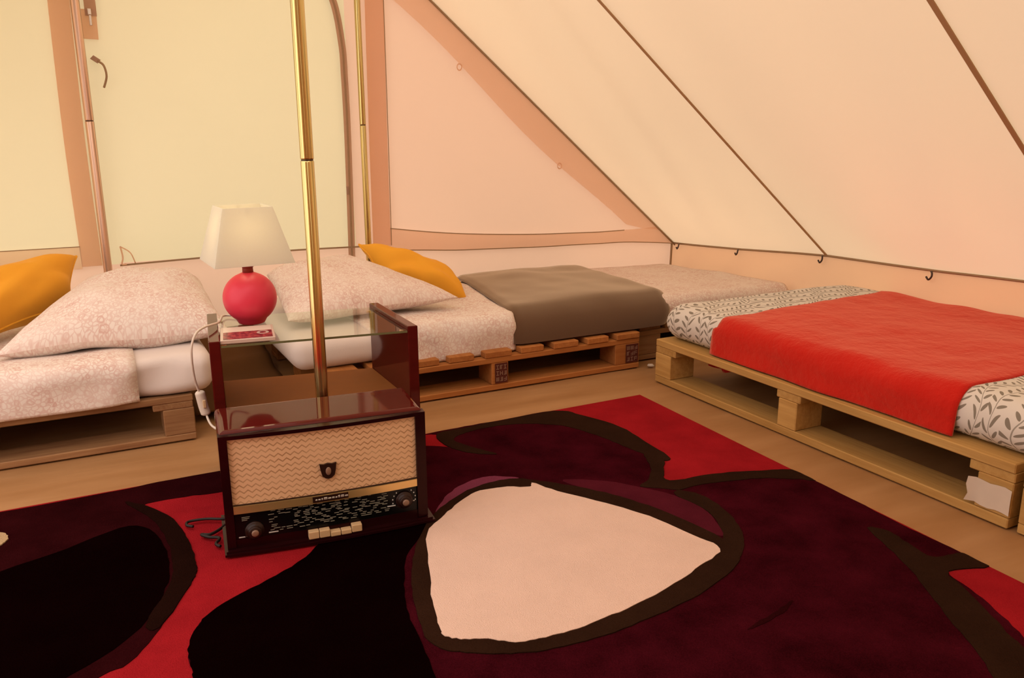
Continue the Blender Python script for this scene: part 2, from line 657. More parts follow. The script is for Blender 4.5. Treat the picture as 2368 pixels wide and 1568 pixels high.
def pw(pts):
    def f(x):
        if x <= pts[0][0]:
            return pts[0][1]
        for (a, za), (b, zb) in zip(pts, pts[1:]):
            if x <= b:
                t = (x-a)/(b-a)
                return za + (zb-za)*t
        return pts[-1][1]
    return f


sill_r = pw([(1.0, 0.364), (1.09, 0.351), (1.4, 0.330), (1.78, 0.318), (2.24, 0.310), (2.5, 0.286)])
hem_top = pw([(1.09, 0.437), (1.25, 0.414), (1.4, 0.397), (1.6, 0.382), (1.78, 0.373), (2.1, 0.364), (2.24, 0.366), (2.5, 0.372)])
wb = structure(grid('wall_back', wall_piece(DX1, XR, lambda x: min(sill_r(x), gable(x)-0.002), gable), 70, 50, M['canvas_pink']))
lowr = grid('lower_wall_panel', wall_piece(DX1, XR, lambda x: 0.0, lambda x: min(sill_r(x), gable(x)-0.002)), 60, 8, M['canvas_pink'], wb)
left = grid('left_gable_panel', wall_piece(XL, DX0, lambda x: min(SILL, gable(x)-0.002), gable), 60, 50, M['canvas_door'], wb)
leftl = grid('lower_wall_panel', wall_piece(XL, DX0, lambda x: 0.0, lambda x: min(SILL, gable(x)-0.002)), 50, 8, M['canvas_pink'], wb)
sillp = grid('sill_panel', wall_piece(DX0, DX1, lambda x: 0.0, lambda x: DZ0), 40, 8, M['canvas_pink'], wb)
over = grid('panel_over_door', wall_piece(DX0, DX1, lambda x: DZ1, gable), 40, 8, M['canvas'], wb)
structure(grid('wall_front', lambda a, b: (XL + a*(XR-XL), YF, b*roof_z(XL + a*(XR-XL), YF)), 60, 4, M['canvas_front']))

# canvas door with its zip
door = structure(grid('door_1', wall_piece(DX0, DX1, lambda x: DZ0, lambda x: DZ1), 50, 50, M['canvas_door']))


def ribbon(name, pts, w, nrm, mat, parent=None, t=0.002, n=8):
    """flat tape following a path, lying on a surface with normal nrm"""
    P = catmull(pts, n) if n > 1 else [Vector(p) for p in pts]
    nrm = Vector(nrm).normalized()
    verts, faces = [], []
    for i, p in enumerate(P):
        d = (P[min(i+1, len(P)-1)] - P[max(i-1, 0)]).normalized()
        s = d.cross(nrm).normalized()*(w/2)
        for q in (p-s, p+s, p+s+nrm*t, p-s+nrm*t):
            verts.append(q)
    for i in range(len(P)-1):
        for k in range(4):
            faces.append((i*4+k, i*4+(k+1) % 4, (i+1)*4+(k+1) % 4, (i+1)*4+k))
    faces += [(3, 2, 1, 0), tuple((len(P)-1)*4+k for k in range(4))]
    return mesh_obj(name, verts, faces, mat, parent)


NB = (0, -1, 0)
YT = YB - 0.018
zp = ribbon('zip_strip', [(0.931, YT, 0.335), (0.935, YT, 0.55), (0.939, YT, 0.82), (0.938, YT, 1.0), (0.934, YT, 1.12), (0.908, YT, 1.27),
                          (0.84, YT, 1.38), (0.70, YT, 1.44)], 0.026, NB, M['zip_cloth'], door)
ribbon('zip_teeth', [(0.931, YT-0.002, 0.335), (0.935, YT-0.002, 0.55), (0.939, YT-0.002, 0.82), (0.938, YT-0.002, 1.0), (0.934, YT-0.002, 1.12), (0.908, YT-0.002, 1.27),
                     (0.84, YT-0.002, 1.38), (0.70, YT-0.002, 1.44)], 0.006, NB, M['seam'], zp)
ribbon('zip_toggle', [(0.927, YT-0.003, 0.605), (0.927, YT-0.003, 0.575)], 0.008, NB, M['zip'], zp, 0.003, 1)
# upper left: zip tape end, slider and pull with a canvas flap
ribbon('zip_strip', [(0.118, YT, 1.45), (0.118, YT, 1.17)], 0.034, NB, M['zip_cloth'], door, 0.002, 1)
fl = ribbon('zip_flap', [(0.112, YT+0.004, 1.19), (0.110, YT+0.004, 1.10)], 0.044, NB, M['canvas_hem'], door, 0.002, 1)
bm = bmesh.new()
bm_box(bm, 0.108, 0.120, YT-0.010, YT-0.003, 1.172, 1.192, 0.002, 2)
sl = bm_obj('zip_slider', bm, M['steel'], door)
bm = bmesh.new()
bm_box(bm, 0.1105, 0.1185, YT-0.011, YT-0.008, 1.140, 1.172, 0.0015, 2)
bm_obj('zip_pull', bm, M['steel'], sl)
# hanging strap
ribbon('strap', [(0.105, YT, 1.045), (0.125, YT-0.01, 1.030)], 0.016, (0.2, -1, 0.3), M['zip'], door, 0.002, 1)
tube('strap_loop', [(0.122, YT-0.01, 1.032), (0.136, YT-0.03, 1.018), (0.141, YT-0.03, 0.985), (0.130, YT-0.02, 0.950)], 0.0035, M['seam'], door, 6, 6)
# tie at the lower left corner of the door
tube('door_tie', [(0.122, YT, 0.430), (0.126, YT-0.012, 0.395), (0.121, YT-0.015, 0.372), (0.135, YT-0.01, 0.370)], 0.003, M['canvas_hem'], door, 6, 5)
tube('door_tie', [(0.122, YT, 0.430), (0.150, YT-0.02, 0.410), (0.163, YT-0.01, 0.372)], 0.002, M['canvas_hem'], door, 6, 5)

# trims: sill line, hems (second canvas layers), seams
t1 = structure(ribbon('trim_1', [(0.115, YT, 0.366), (0.35, YT, 0.372), (0.69, YT, 0.377), (1.02, YT, 0.372)], 0.006, NB, M['seam'], None, 0.003))
hem_r = structure(ribbon('trim_2', [(1.055, YT, 0.37), (1.058, YT, 0.80), (1.065, YT, 1.30), (1.07, YT, 1.46)], 0.072, NB, M['canvas_hem'], None, 0.0015))
ribbon('hem_stitch', [(1.093, YT-0.003, 0.37), (1.097, YT-0.003, 0.80), (1.101, YT-0.003, 1.45)], 0.003, NB, M['seam'], hem_r, 0.001)
hem_l = structure(ribbon('trim_3', [(0.030, YT, 0.37), (0.025, YT, 0.80), (0.032, YT, 1.30), (0.035, YT, 1.50)], 0.062, NB, M['canvas_hem'], None, 0.0015))
# mud band across the bottom of both gable panels
vs, fs = [], []
NBAND = 30
for i in range(NBAND+1):
    x = 1.09 + (2.485-1.09)*i/NBAND
    zb_ = sill_r(x)
    zt_ = min(hem_top(x), gable(x)-0.008)
    vs += [(x, YT-0.003*math.sin(i*1.3), zb_), (x, YT-0.002, max(zt_, zb_+0.001))]
for i in range(NBAND):
    fs.append((2*i, 2*i+2, 2*i+3, 2*i+1))
band = structure(mesh_obj('trim_4', vs, fs, M['canvas_hem'], None, True))
ribbon('hem_stitch', [Vector(vs[2*i+1]) + Vector((0, -0.003, 0)) for i in range(0, NBAND-3, 3)], 0.004, NB, M['seam'], band, 0.001, 3)
ribbon('hem_stitch', [Vector(vs[2*i]) + Vector((0, -0.003, 0)) for i in range(0, NBAND+1, 3)], 0.004, NB, M['seam'], band, 0.001, 3)
vs, fs = [], []
for i in range(17):
    x = -1.25 + (1.25)*i/16
    vs += [(x, YT, 0.362), (x, YT, 0.438)]
for i in range(16):
    fs.append((2*i, 2*i+2, 2*i+3, 2*i+1))
band2 = structure(mesh_obj('trim_5', vs, fs, M['canvas_hem'], None, True))
ribbon('hem_stitch', [(-1.25, YT-0.003, 0.438), (0.0, YT-0.003, 0.438)], 0.003, NB, M['seam'], band2, 0.001, 1)
# hem under the gable edge
vs, fs = [], []
for i in range(25):
    x = 0.62 + (2.41-0.62)*i/24
    z = gable(x)
    w = 0.105 + 0.012*math.sin(i*0.5)
    zl = max(z-w*1.05, hem_top(x - w*0.4) if x > 1.3 else 0)
    vs += [(x, YT, z-0.006), (x - (z-zl)*0.43, YT, min(zl, z-0.008))]
for i in range(24):
    fs.append((2*i, 2*i+2, 2*i+3, 2*i+1))
hem_g = structure(mesh_obj('trim_6', vs, fs, M['canvas_hem'], None, True))
for (x, z) in ((1.40, 1.05), (1.86, 0.66)):      # small loops on the gable hem
    bm = bmesh.new()
    tor = []
    R_, r_ = 0.010, 0.0022
    for i in range(14):
        for j in range(6):
            A, B = 2*PI*i/14, 2*PI*j/6
            tor.append(bm.verts.new((x+(R_+r_*math.cos(B))*math.cos(A), YT-0.006+r_*math.sin(B), z+(R_+r_*math.cos(B))*math.sin(A)*1.2)))
    for i in range(14):
        for j in range(6):
            bm.faces.new((tor[i*6+j], tor[((i+1) % 14)*6+j], tor[((i+1) % 14)*6+(j+1) % 6], tor[i*6+(j+1) % 6]))
    bm_obj('loop', bm, M['canvas_hem'], hem_g, True)

NR = (-0.64, 0, -0.77)
# corded seam where roof meets gable, then the roof panel seams
structure(tube('trim_7', [(XC + (XR-XC)*i/14, YB-0.010, gable(XC + (XR-XC)*i/14)-0.004) for i in range(15)], 0.006, M['canvas'], None, 8, 1))
structure(tube('trim_8', [(XC + (XR-XC)*i/14, YB-0.020, gable(XC + (XR-XC)*i/14)-0.010) for i in range(15)], 0.004, M['seam'], None, 8, 1))
for n_, (sy, sw) in enumerate(((2.22, 0.011), (1.225, 0.013), (0.23, 0.012))):
    pts = [(XC + (XR-XC)*i/10, sy, roof_z(XC + (XR-XC)*i/10, sy)) for i in range(11)]
    structure(ribbon('trim_%d' % (9+n_), [Vector(p)+Vector(NR)*0.003 for p in pts], sw, NR, M['seam_cloth'], None, 0.003, 1))
# eave seam along the right wall, corner seam
structure(tube('trim_12', [(XR-0.006, y, eave(y)-0.002) for y in [YB-0.01 - i*0.155 for i in range(31)]], 0.0045, M['seam'], None, 6, 1))
structure(tube('trim_13', [(XR-0.012, YB-0.012, 0.285), (XR-0.016, YB-0.014, 0.2), (XR-0.02, YB-0.016, 0.08)], 0.005, M['seam'], None, 6, 3))

# hooks under the eave
HOOKS = [(3.085, 'small dark hook nearest the back corner of the tent', 0.0085), (2.69, 'small dark hook on the eave above the far end of the back bed', 0.0085),
         (2.235, 'dark hook where the middle roof seam meets the low wall', 0.010), (1.775, 'dark hook on the eave above the red blanket', 0.0105)]
for (hy, lab, hr) in HOOKS:
    z0 = eave(hy)
    p = [(XR-0.012, hy, z0-0.004), (XR-0.020, hy-hr*0.9, z0-0.008), (XR-0.024, hy-hr*1.1, z0-hr*1.9), (XR-0.022, hy, z0-hr*2.9), (XR-0.020, hy+hr*1.0, z0-hr*2.1)]
    h = tube('wall_hook', p, 0.0032, M['hook'], None, 8, 6)
    tag(h, lab, 'hook', 'hooks along the eave')


# ------------------------------------------------------------------ poles
def pole(name, label, x, y, z0, z1, r, joints, mat, foot=True):
    root = empty(name, (x, y, z0))
    tag(root, label, 'tent pole')
    cuts = [0.0] + [j-z0 for j in joints] + [z1-z0]
    for a, b in zip(cuts, cuts[1:]):
        lathe('section', [(r*0.96, a+0.0015), (r, a+0.004), (r, b-0.004), (r*0.96, b-0.0015)], mat, root, 24)
    for j in joints:
        lathe('joint_ring', [(r*0.9, j-z0-0.002), (r*0.9, j-z0+0.002)], M['hook'], root, 24)
    if foot:
        lathe('foot_cap', [(r*1.05, 0), (r*1.1, 0.004), (r*1.1, 0.018), (r*0.9, 0.02)], M['hook'], root, 20)
    return root


pole('tent_pole', 'shiny golden centre pole rising straight up behind the vintage radio', 0.428, 1.7165, 0.012, 1.80, 0.0135, (0.752,), M['brass'])
pole('door_pole', 'thin golden pole standing right of the zip beside the door', 0.988, 3.095, 0.0, 1.47, 0.0115, (0.83,), M['brass'])
pole('door_pole', 'pinkish pole standing at the left edge of the canvas door', 0.075, 3.095, 0.0, 1.47, 0.0135, (0.845,), M['pinkpole'])


# ------------------------------------------------------------------ rug
def inpoly_obj(name, pts, z0, z1, mat, parent, n=5, jit=0.0016):
    P = catmull([(x, y, 0) for x, y in pts], n, True)
    bm = bmesh.new()
    vb = []
    for i, p in enumerate(P):
        xe = 1.488 - 0.083*(2.0-p.y)/2.1
        x = min(p.x, xe-0.001) + random.uniform(-jit, jit)
        y = min(p.y, 1.9885 + (p.x+0.95)*0.0057) + random.uniform(-jit, jit)
        vb.append(bm.verts.new((min(x, xe-0.0005), y, z1)))
    f = bm.faces.new(vb)
    r = bmesh.ops.extrude_face_region(bm, geom=[f])
    for v in [g_ for g_ in r['geom'] if isinstance(g_, bmesh.types.BMVert)]:
        v.co.z = z0
    bmesh.ops.triangulate(bm, faces=[fc for fc in bm.faces if len(fc.verts) > 4])
    return bm_obj(name, bm, mat, parent)


rug = empty('rug', (0, 0, 0))
tag(rug, 'red and dark maroon shaggy flower rug lying over the tan floor', 'rug')
vs = [(-0.95, 1.9885), (1.488, 2.0024), (1.405, -0.10), (-0.95, -0.10)]
bm = bmesh.new()
lo = [bm.verts.new((x, y, 0.0)) for x, y in vs]
hi = [bm.verts.new((x, y, 0.010)) for x, y in vs]
bm.faces.new(lo[::-1])
bm.faces.new(hi)
for i in range(4):
    bm.faces.new((lo[i], lo[(i+1) % 4], hi[(i+1) % 4], hi[i]))
bm_obj('ground_pile', bm, M['rug_red'], rug)
RUG = {
    'flower_right': [(0.772,1.993),(0.870,1.998),(0.990,1.997),(1.174,1.996),(1.224,1.921),(1.265,1.796),(1.258,1.647),(1.249,1.548),(1.223,1.539),(1.189,1.493),(1.158,1.434),(1.274,1.414),(1.369,1.384),(1.473,1.334),(1.463,1.275),(1.451,1.127),(1.442,0.982),(1.454,0.881),(1.441,0.837),(1.357,0.861),(1.331,0.787),(1.297,0.710),(1.257,0.643),(1.187,0.563),(1.031,0.457),(0.731,0.412),(0.329,0.624),(0.155,0.844),(0.081,1.150),(0.077,1.215),(0.078,1.270),(0.098,1.327),(0.136,1.373),(0.218,1.417),(0.299,1.462),(0.378,1.538),(0.462,1.839),(0.645,1.929),(0.740,1.912),(0.802,1.872),(0.801,1.970)],
    'black_area': [(0.299,1.462),(0.218,1.417),(0.136,1.373),(0.098,1.327),(0.078,1.270),(0.077,1.215),(0.081,1.150),(0.135,0.892),(0.313,0.797),(0.389,0.986),(0.410,1.107),(0.422,1.198),(0.450,1.293),(0.490,1.388),(0.570,1.489),(0.600,1.628),(0.494,1.611),(0.378,1.538)],  # near-black area at the left of the right flower
    'outline_top': [(0.797,1.976),(0.865,1.985),(0.987,1.991),(1.177,1.989),(1.224,1.921),(1.266,1.788),(1.258,1.647),(1.249,1.548),(1.221,1.540),(1.205,1.594),(1.191,1.669),(1.173,1.765),(1.130,1.873),(1.031,1.943),(0.944,1.958),(0.860,1.946),(0.820,1.912),(0.846,1.834),(0.877,1.771),(0.814,1.818),(0.787,1.894)],
    'outline_fork': [(1.205,1.594),(1.169,1.519),(1.120,1.462),(1.079,1.440),(1.123,1.400),(1.171,1.337),(1.165,1.246),(1.133,1.166),(1.091,1.112),(1.031,1.071),(1.045,1.117),(1.082,1.162),(1.120,1.228),(1.130,1.289),(1.123,1.369),(1.169,1.381),(1.241,1.375),(1.356,1.342),(1.432,1.295),(1.461,1.274),(1.473,1.334),(1.369,1.384),(1.274,1.414),(1.158,1.434),(1.189,1.493),(1.226,1.544)],
    'heart_outline': [(0.570,1.489),(0.630,1.550),(0.704,1.599),(0.779,1.620),(0.844,1.614),(0.883,1.579),(0.926,1.533),(0.988,1.446),(1.026,1.367),(1.055,1.268),(1.071,1.178),(1.072,1.116),(1.044,1.073),(0.984,1.042),(0.876,1.009),(0.774,0.996),(0.682,0.989),(0.590,0.998),(0.524,1.018),(0.471,1.049),(0.438,1.076),(0.423,1.113),(0.435,1.191),(0.462,1.287),(0.505,1.389)],
    'heart': [(0.558,1.452),(0.610,1.502),(0.672,1.552),(0.729,1.585),(0.794,1.582),(0.852,1.554),(0.869,1.569),(0.896,1.501),(0.957,1.399),(1.002,1.303),(1.029,1.194),(1.040,1.123),(0.963,1.089),(0.881,1.063),(0.788,1.040),(0.710,1.030),(0.639,1.025),(0.585,1.030),(0.543,1.040),(0.511,1.069),(0.476,1.085),(0.452,1.108),(0.453,1.138),(0.473,1.216),(0.507,1.314)],
    'mauve_petal': [(0.600,1.519),(0.660,1.596),(0.723,1.642),(0.796,1.654),(0.848,1.620),(0.845,1.610),(0.777,1.616),(0.701,1.592),(0.634,1.548)],
    'inner_petal': [(0.936,1.550),(1.025,1.502),(1.108,1.382),(1.130,1.289),(1.113,1.221),(1.080,1.163),(1.050,1.277),(1.011,1.395)],
    'outline_right': [(1.366,1.050),(1.393,1.018),(1.384,0.969),(1.377,0.910),(1.432,0.896),(1.454,0.881),(1.441,0.837),(1.357,0.861),(1.329,0.814),(1.302,0.759),(1.263,0.689),(1.246,0.652),(1.210,0.595),(1.149,0.541),(1.067,0.564),(1.134,0.627),(1.183,0.700),(1.225,0.774),(1.281,0.863),(1.326,0.953)],
    'petal_line': [(1.028,0.924),(0.984,0.903),(0.908,0.893),(0.906,0.898),(0.982,0.913)],
    'flower_left': [(-0.592,2.005),(-0.414,1.996),(-0.221,1.986),(-0.008,1.986),(0.131,1.997),(0.352,1.995),(0.328,1.877),(0.215,1.869),(0.146,1.879),(0.056,1.875),(0.108,1.771),(0.125,1.632),(0.125,1.536),(0.106,1.476),(0.044,1.356),(-0.007,1.278),(-0.057,1.257),(-0.144,1.186),(-0.322,1.207),(-0.617,1.640)],
    'outline_left': [(0.023,1.907),(0.056,1.875),(0.108,1.771),(0.125,1.632),(0.125,1.536),(0.106,1.476),(0.044,1.356),(0.025,1.380),(0.072,1.491),(0.087,1.575),(0.086,1.684),(0.067,1.792)],
    'dark_area': [(0.024,1.781),(0.072,1.702),(0.080,1.579),(0.065,1.482),(0.015,1.371),(-0.066,1.297),(-0.179,1.256),(-0.322,1.364),(-0.383,1.583),(-0.237,1.676),(-0.096,1.730)],  # near-black area inside the left flower
}
RORD = [('flower_right', 'rug_maroon', 'large flower', 0.0112), ('flower_left', 'rug_maroon_left', '', 0.0112), ('dark_area', 'rug_black', '', 0.0122), ('outline_left', 'rug_edge', '', 0.0126),
        ('black_area', 'rug_black', '', 0.0122), ('inner_petal', 'rug_wine', '', 0.0120), ('mauve_petal', 'rug_mauve', '', 0.0126), ('outline_top', 'rug_brown', '', 0.0124),
        ('outline_fork', 'rug_brown', '', 0.0127), ('outline_right', 'rug_brown', '', 0.0124), ('petal_line', 'rug_maroon_left', '', 0.0120), ('heart_outline', 'rug_brown', '', 0.0132), ('heart', 'rug_pink', '', 0.0142)]
NAMES = {'flower_right': 'flower', 'flower_left': 'flower', 'dark_area': 'petal', 'outline_left': 'outline', 'black_area': 'petal', 'inner_petal': 'petal', 'mauve_petal': 'petal',  # the two near-black areas share the petal object name
         'outline_top': 'outline', 'outline_fork': 'outline', 'outline_right': 'outline', 'petal_line': 'petal_line', 'heart_outline': 'outline', 'heart': 'heart_petal'}
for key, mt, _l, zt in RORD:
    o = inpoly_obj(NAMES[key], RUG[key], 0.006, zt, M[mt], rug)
    if key == 'heart':
        o['label'] = 'pale pink heart-shaped petal'
    if key == 'mauve_petal':
        o['label'] = 'mauve crescent petal'
inpoly_obj('spot', [(-0.250+0.052*math.cos(t*PI/6), 1.838+0.047*math.sin(t*PI/6)) for t in range(12)], 0.006, 0.0135, M['rug_cream'], rug)['label'] = 'cream round spot'


# ------------------------------------------------------------------ pallets
def board(name, L, W, T, mat, parent, loc, rz=0.0, cache={}):
    key = (round(L, 4), round(W, 4), round(T, 4), mat.name)
    if key not in cache:
        bm = bmesh.new()
        bm_box(bm, -L/2, L/2, -W/2, W/2, -T/2, T/2, 0.0022, 1)
        me = bpy.data.meshes.new(name)
        bm.to_mesh(me)
        bm.free()
        me.materials.append(mat)
        cache[key] = me
    o = bpy.data.objects.new(name, cache[key])
    o.location = loc
    o.rotation_euler = (random.uniform(-.004, .004), 0, rz + random.uniform(-.004, .004))
    return link(o, parent)


def pallet_long(label, loc, rz, L, W, hs, mat, bl=0.078, bmid=0.066):
    """deck and base boards run along the length, three cross boards between"""
    root = empty('pallet', loc, rz)
    tag(root, label, 'pallet', 'wooden pallets under the mattresses')
    hb, hk, hc, hd = hs
    ys = [-W/2+0.05, 0.0, W/2-0.05]
    for y in ys:
        board('base_board', L, 0.10, hb, mat, root, (0, y, hb/2))
    for x, w in ((-L/2+bl/2, bl), (0.02, bmid), (L/2-bl/2, bl)):
        for y in ys:
            board('block', w, 0.098, hk, mat, root, (x, y, hb+hk/2))
        board('cross_board', W-0.004, 0.10 if w > bmid else 0.085, hc, mat, root, (max(-L/2+0.05, min(L/2-0.05, x)), 0, hb+hk+hc/2), PI/2)
    n = 5
    for i in range(n):
        y = -W/2 + 0.06 + (W-0.12)*i/(n-1)
        board('deck_board', L, 0.12, hd, mat, root, (0, y, hb+hk+hc+hd/2))
    return root


def pallet_cross(label, loc, rz, L, W, hs, mat, nd=11):
    """deck boards run across, over three long stringers"""
    root = empty('pallet', loc, rz)
    tag(root, label, 'pallet', 'wooden pallets under the mattresses')
    hb, hk, hc, hd = hs
    ys = [-W/2+0.05, 0.0, W/2-0.05]
    for y in ys:
        board('base_board', L, 0.10, hb, mat, root, (0, y, hb/2))
        for x, w in ((-L/2+0.05, 0.1), (0.006, 0.06), (L/2-0.05, 0.1)):
            board('block', w, 0.098, hk, mat, root, (x, y, hb+hk/2))
        board('stringer', L, 0.10, hc, mat, root, (0, y, hb+hk+hc/2))
    for i in range(nd):
        w = 0.085 if i % 2 else 0.095
        board('deck_board', W + random.uniform(-0.006, 0.006), w, hd, mat, root,
              (-L/2 + 0.05 + (L-0.10)*i/(nd-1), random.uniform(-.004, .004), hb+hk+hc+hd/2 + random.uniform(0, .0006)), PI/2)
    return root


EUR = (0.022, 0.078, 0.022, 0.022)
LOW = (0.018, 0.072, 0.018, 0.018)
CRS = (0.018, 0.072, 0.018, 0.020)
pr = pallet_long('sandy pine pallet under the red blanket, paper stuck on its near block', (1.637+0.40, 0.926+0.60, 0), PI/2, 1.2, 0.80, EUR, M['pine'])
pl_ = pallet_long('pale pine pallet at the right frame edge, nearest the viewer', (1.637+0.40, 0.908-0.60, 0), PI/2, 1.2, 0.80, EUR, M['pine'])
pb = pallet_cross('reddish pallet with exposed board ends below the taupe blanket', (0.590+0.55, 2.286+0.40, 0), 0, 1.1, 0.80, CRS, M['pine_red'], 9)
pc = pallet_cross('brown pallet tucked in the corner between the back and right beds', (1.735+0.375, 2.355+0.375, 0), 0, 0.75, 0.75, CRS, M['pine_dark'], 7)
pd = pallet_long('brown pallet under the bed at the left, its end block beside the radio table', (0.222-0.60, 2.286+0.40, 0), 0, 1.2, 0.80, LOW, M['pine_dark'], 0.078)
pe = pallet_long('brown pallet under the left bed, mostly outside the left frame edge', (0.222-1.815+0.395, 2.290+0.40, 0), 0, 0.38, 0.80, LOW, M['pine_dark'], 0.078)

# paper stuck on the near block (local x of the pallet runs along world y, so build it in pallet space)
vs, fs = [], []
for j in range(4):
    for i in range(7):
        y = 1.018 - 0.092*i/6
        z = 0.086 - 0.056*j/3
        off = 0.0025 + (0.006 if i == 0 else 0) + 0.0012*math.sin(i*2.1+j)
        yy = y + (0.004*math.sin(j*2.6) if i == 0 else 0)
        vs.append((1.637+0.40 - (1.637-off) - 0, 0, 0) if False else (yy-(0.926+0.60), (1.637+0.40) - (1.637-off) - 0.0, z + 0.002*math.sin(i*1.7)))
for j in range(3):
    for i in range(6):
        a_ = j*7+i
        fs.append((a_, a_+1, a_+8, a_+7))
mesh_obj('paper_label', vs, fs, M['paper'], pr, True)['label'] = 'torn white paper label'


def stamp(x0, x1, z0, z1, parent, ox, oy, seed):
    rnd = random.Random(seed)
    y = -0.40 - 0.0012
    st = mesh_obj('stamp', [(x0-ox, y, z0), (x1-ox, y, z0), (x1-ox, y, z1), (x0-ox, y, z1)], [(0, 1, 2, 3)], M['stamp'], parent)
    bm = bmesh.new()
    for r_ in range(3):
        for c_ in range(3):
            cx = x0-ox + (x1-x0)*(0.2+0.3*c_)
            cz = z1 - (z1-z0)*(0.2+0.3*r_)
            w, h = (x1-x0)*0.09, (z1-z0)*0.10
            for q in range(3):
                if rnd.random() < 0.5:
                    bm_box(bm, cx-w*1.1, cx+w*1.1, y-0.0006, y-0.0001, cz+(q-1)*h*0.9-0.001, cz+(q-1)*h*0.9+0.001)
                else:
                    xx = cx + (q-1)*w
                    bm_box(bm, xx-0.001, xx+0.001, y-0.0006, y-0.0001, cz-h, cz+h)
    o = bm_obj('stamp_marks', bm, M['stampink'], st)
    o['kind'] = 'stuff'


stamp(1.127, 1.172, 0.022, 0.088, pb, 1.14, 2.686, 3)
stamp(1.632, 1.684, 0.022, 0.088, pb, 1.14, 2.686, 5)

# small scrap by the corner
bm = bmesh.new()
bmesh.ops.create_icosphere(bm, subdivisions=2, radius=0.012)
for v in bm.verts:
    v.co *= 1 + 0.3*nz(v.co.x*120, v.co.y*120, v.co.z*120)
    v.co.z *= 0.45
tag(bm_obj('paper_scrap', bm, M['paper'], None, True, (1.73, 2.27, 0.005)), 'tiny crumpled scrap on the floor between the two far pallets', 'scrap')


# ------------------------------------------------------------------ bedding
def ring(w, h, r, n=7):
    """rounded rectangle, from the bottom front corner up the front, over the top and down the back"""
    r = min(r, w/2-0.001, h/2-0.001)
    pts = []
    for cx, cz, a0 in ((r, r, 1.5*PI), (r, h-r, PI), (w-r, h-r, 0.5*PI), (w-r, r, 0.0)):
        for k_ in range(n):
            t = a0 - 0.5*PI*k_/(n-1)
            pts.append((cx + r*math.cos(t), cz + r*math.sin(t)))
    out = []
    for i, p in enumerate(pts):              # add samples on the long top
        out.append(p)
        q = pts[(i+1) % len(pts)]
        d = math.hypot(q[0]-p[0], q[1]-p[1])
        m = int(d/0.045)
        for s_ in range(1, m+1):
            out.append((p[0]+(q[0]-p[0])*s_/(m+1), p[1]+(q[1]-p[1])*s_/(m+1)))
    return out


def slab(name, L, W, H, r, mat, disp, xf, step=0.045, parent=None):
    """soft mattress: length along local x, depth along local y (front at 0). disp(x,y,z)->Vector"""
    st = []
    ne = 6
    for i in range(ne):
        t = 0.5*PI*i/(ne-1)
        st.append((r*(1-math.cos(t)) if False else r*(1-math.sin(t+0.0)) if False else r*(1-math.cos(t)), r*(1-math.sin(t))))
    mid = max(2, int((L-2*r)/step))
    sts = [(a_, b_) for a_, b_ in st]
    sts += [(r + (L-2*r)*i/mid, 0.0) for i in range(1, mid)]
    sts += [(L-a_, b_) for a_, b_ in reversed(st)]
    base = ring(W, H, r)
    n = len(base)
    per = [0.0]
    for i in range(1, n):
        per.append(per[-1] + math.hypot(base[i][0]-base[i-1][0], base[i][1]-base[i-1][1]))
    verts, faces, uvs = [], [], []
    for (x, ins) in sts:
        sx_, sz_ = (W-2*ins)/W, (H-2*ins)/H
        for i, (y, z) in enumerate(base):
            yy = W/2 + (y-W/2)*sx_
            zz = H/2 + (z-H/2)*sz_
            p = Vector((x, yy, zz))
            p = p + disp(x, yy, zz)
            verts.append(xf(p))
            uvs.append((per[i], x + (0.6*ins if x < L/2 else -0.6*ins)))
    m = len(sts)
    for j in range(m-1):
        for i in range(n):
            faces.append((j*n+i, (j+1)*n+i, (j+1)*n+(i+1) % n, j*n+(i+1) % n))
    faces.append(tuple(range(n)))
    faces.append(tuple((m-1)*n+i for i in range(n))[::-1])
    o = mesh_obj(name, verts, faces, mat, parent, True, uvs)
    bm = bmesh.new()
    bm.from_mesh(o.data)
    bmesh.ops.recalc_face_normals(bm, faces=bm.faces[:])
    bm.to_mesh(o.data)
    bm.free()
    return o


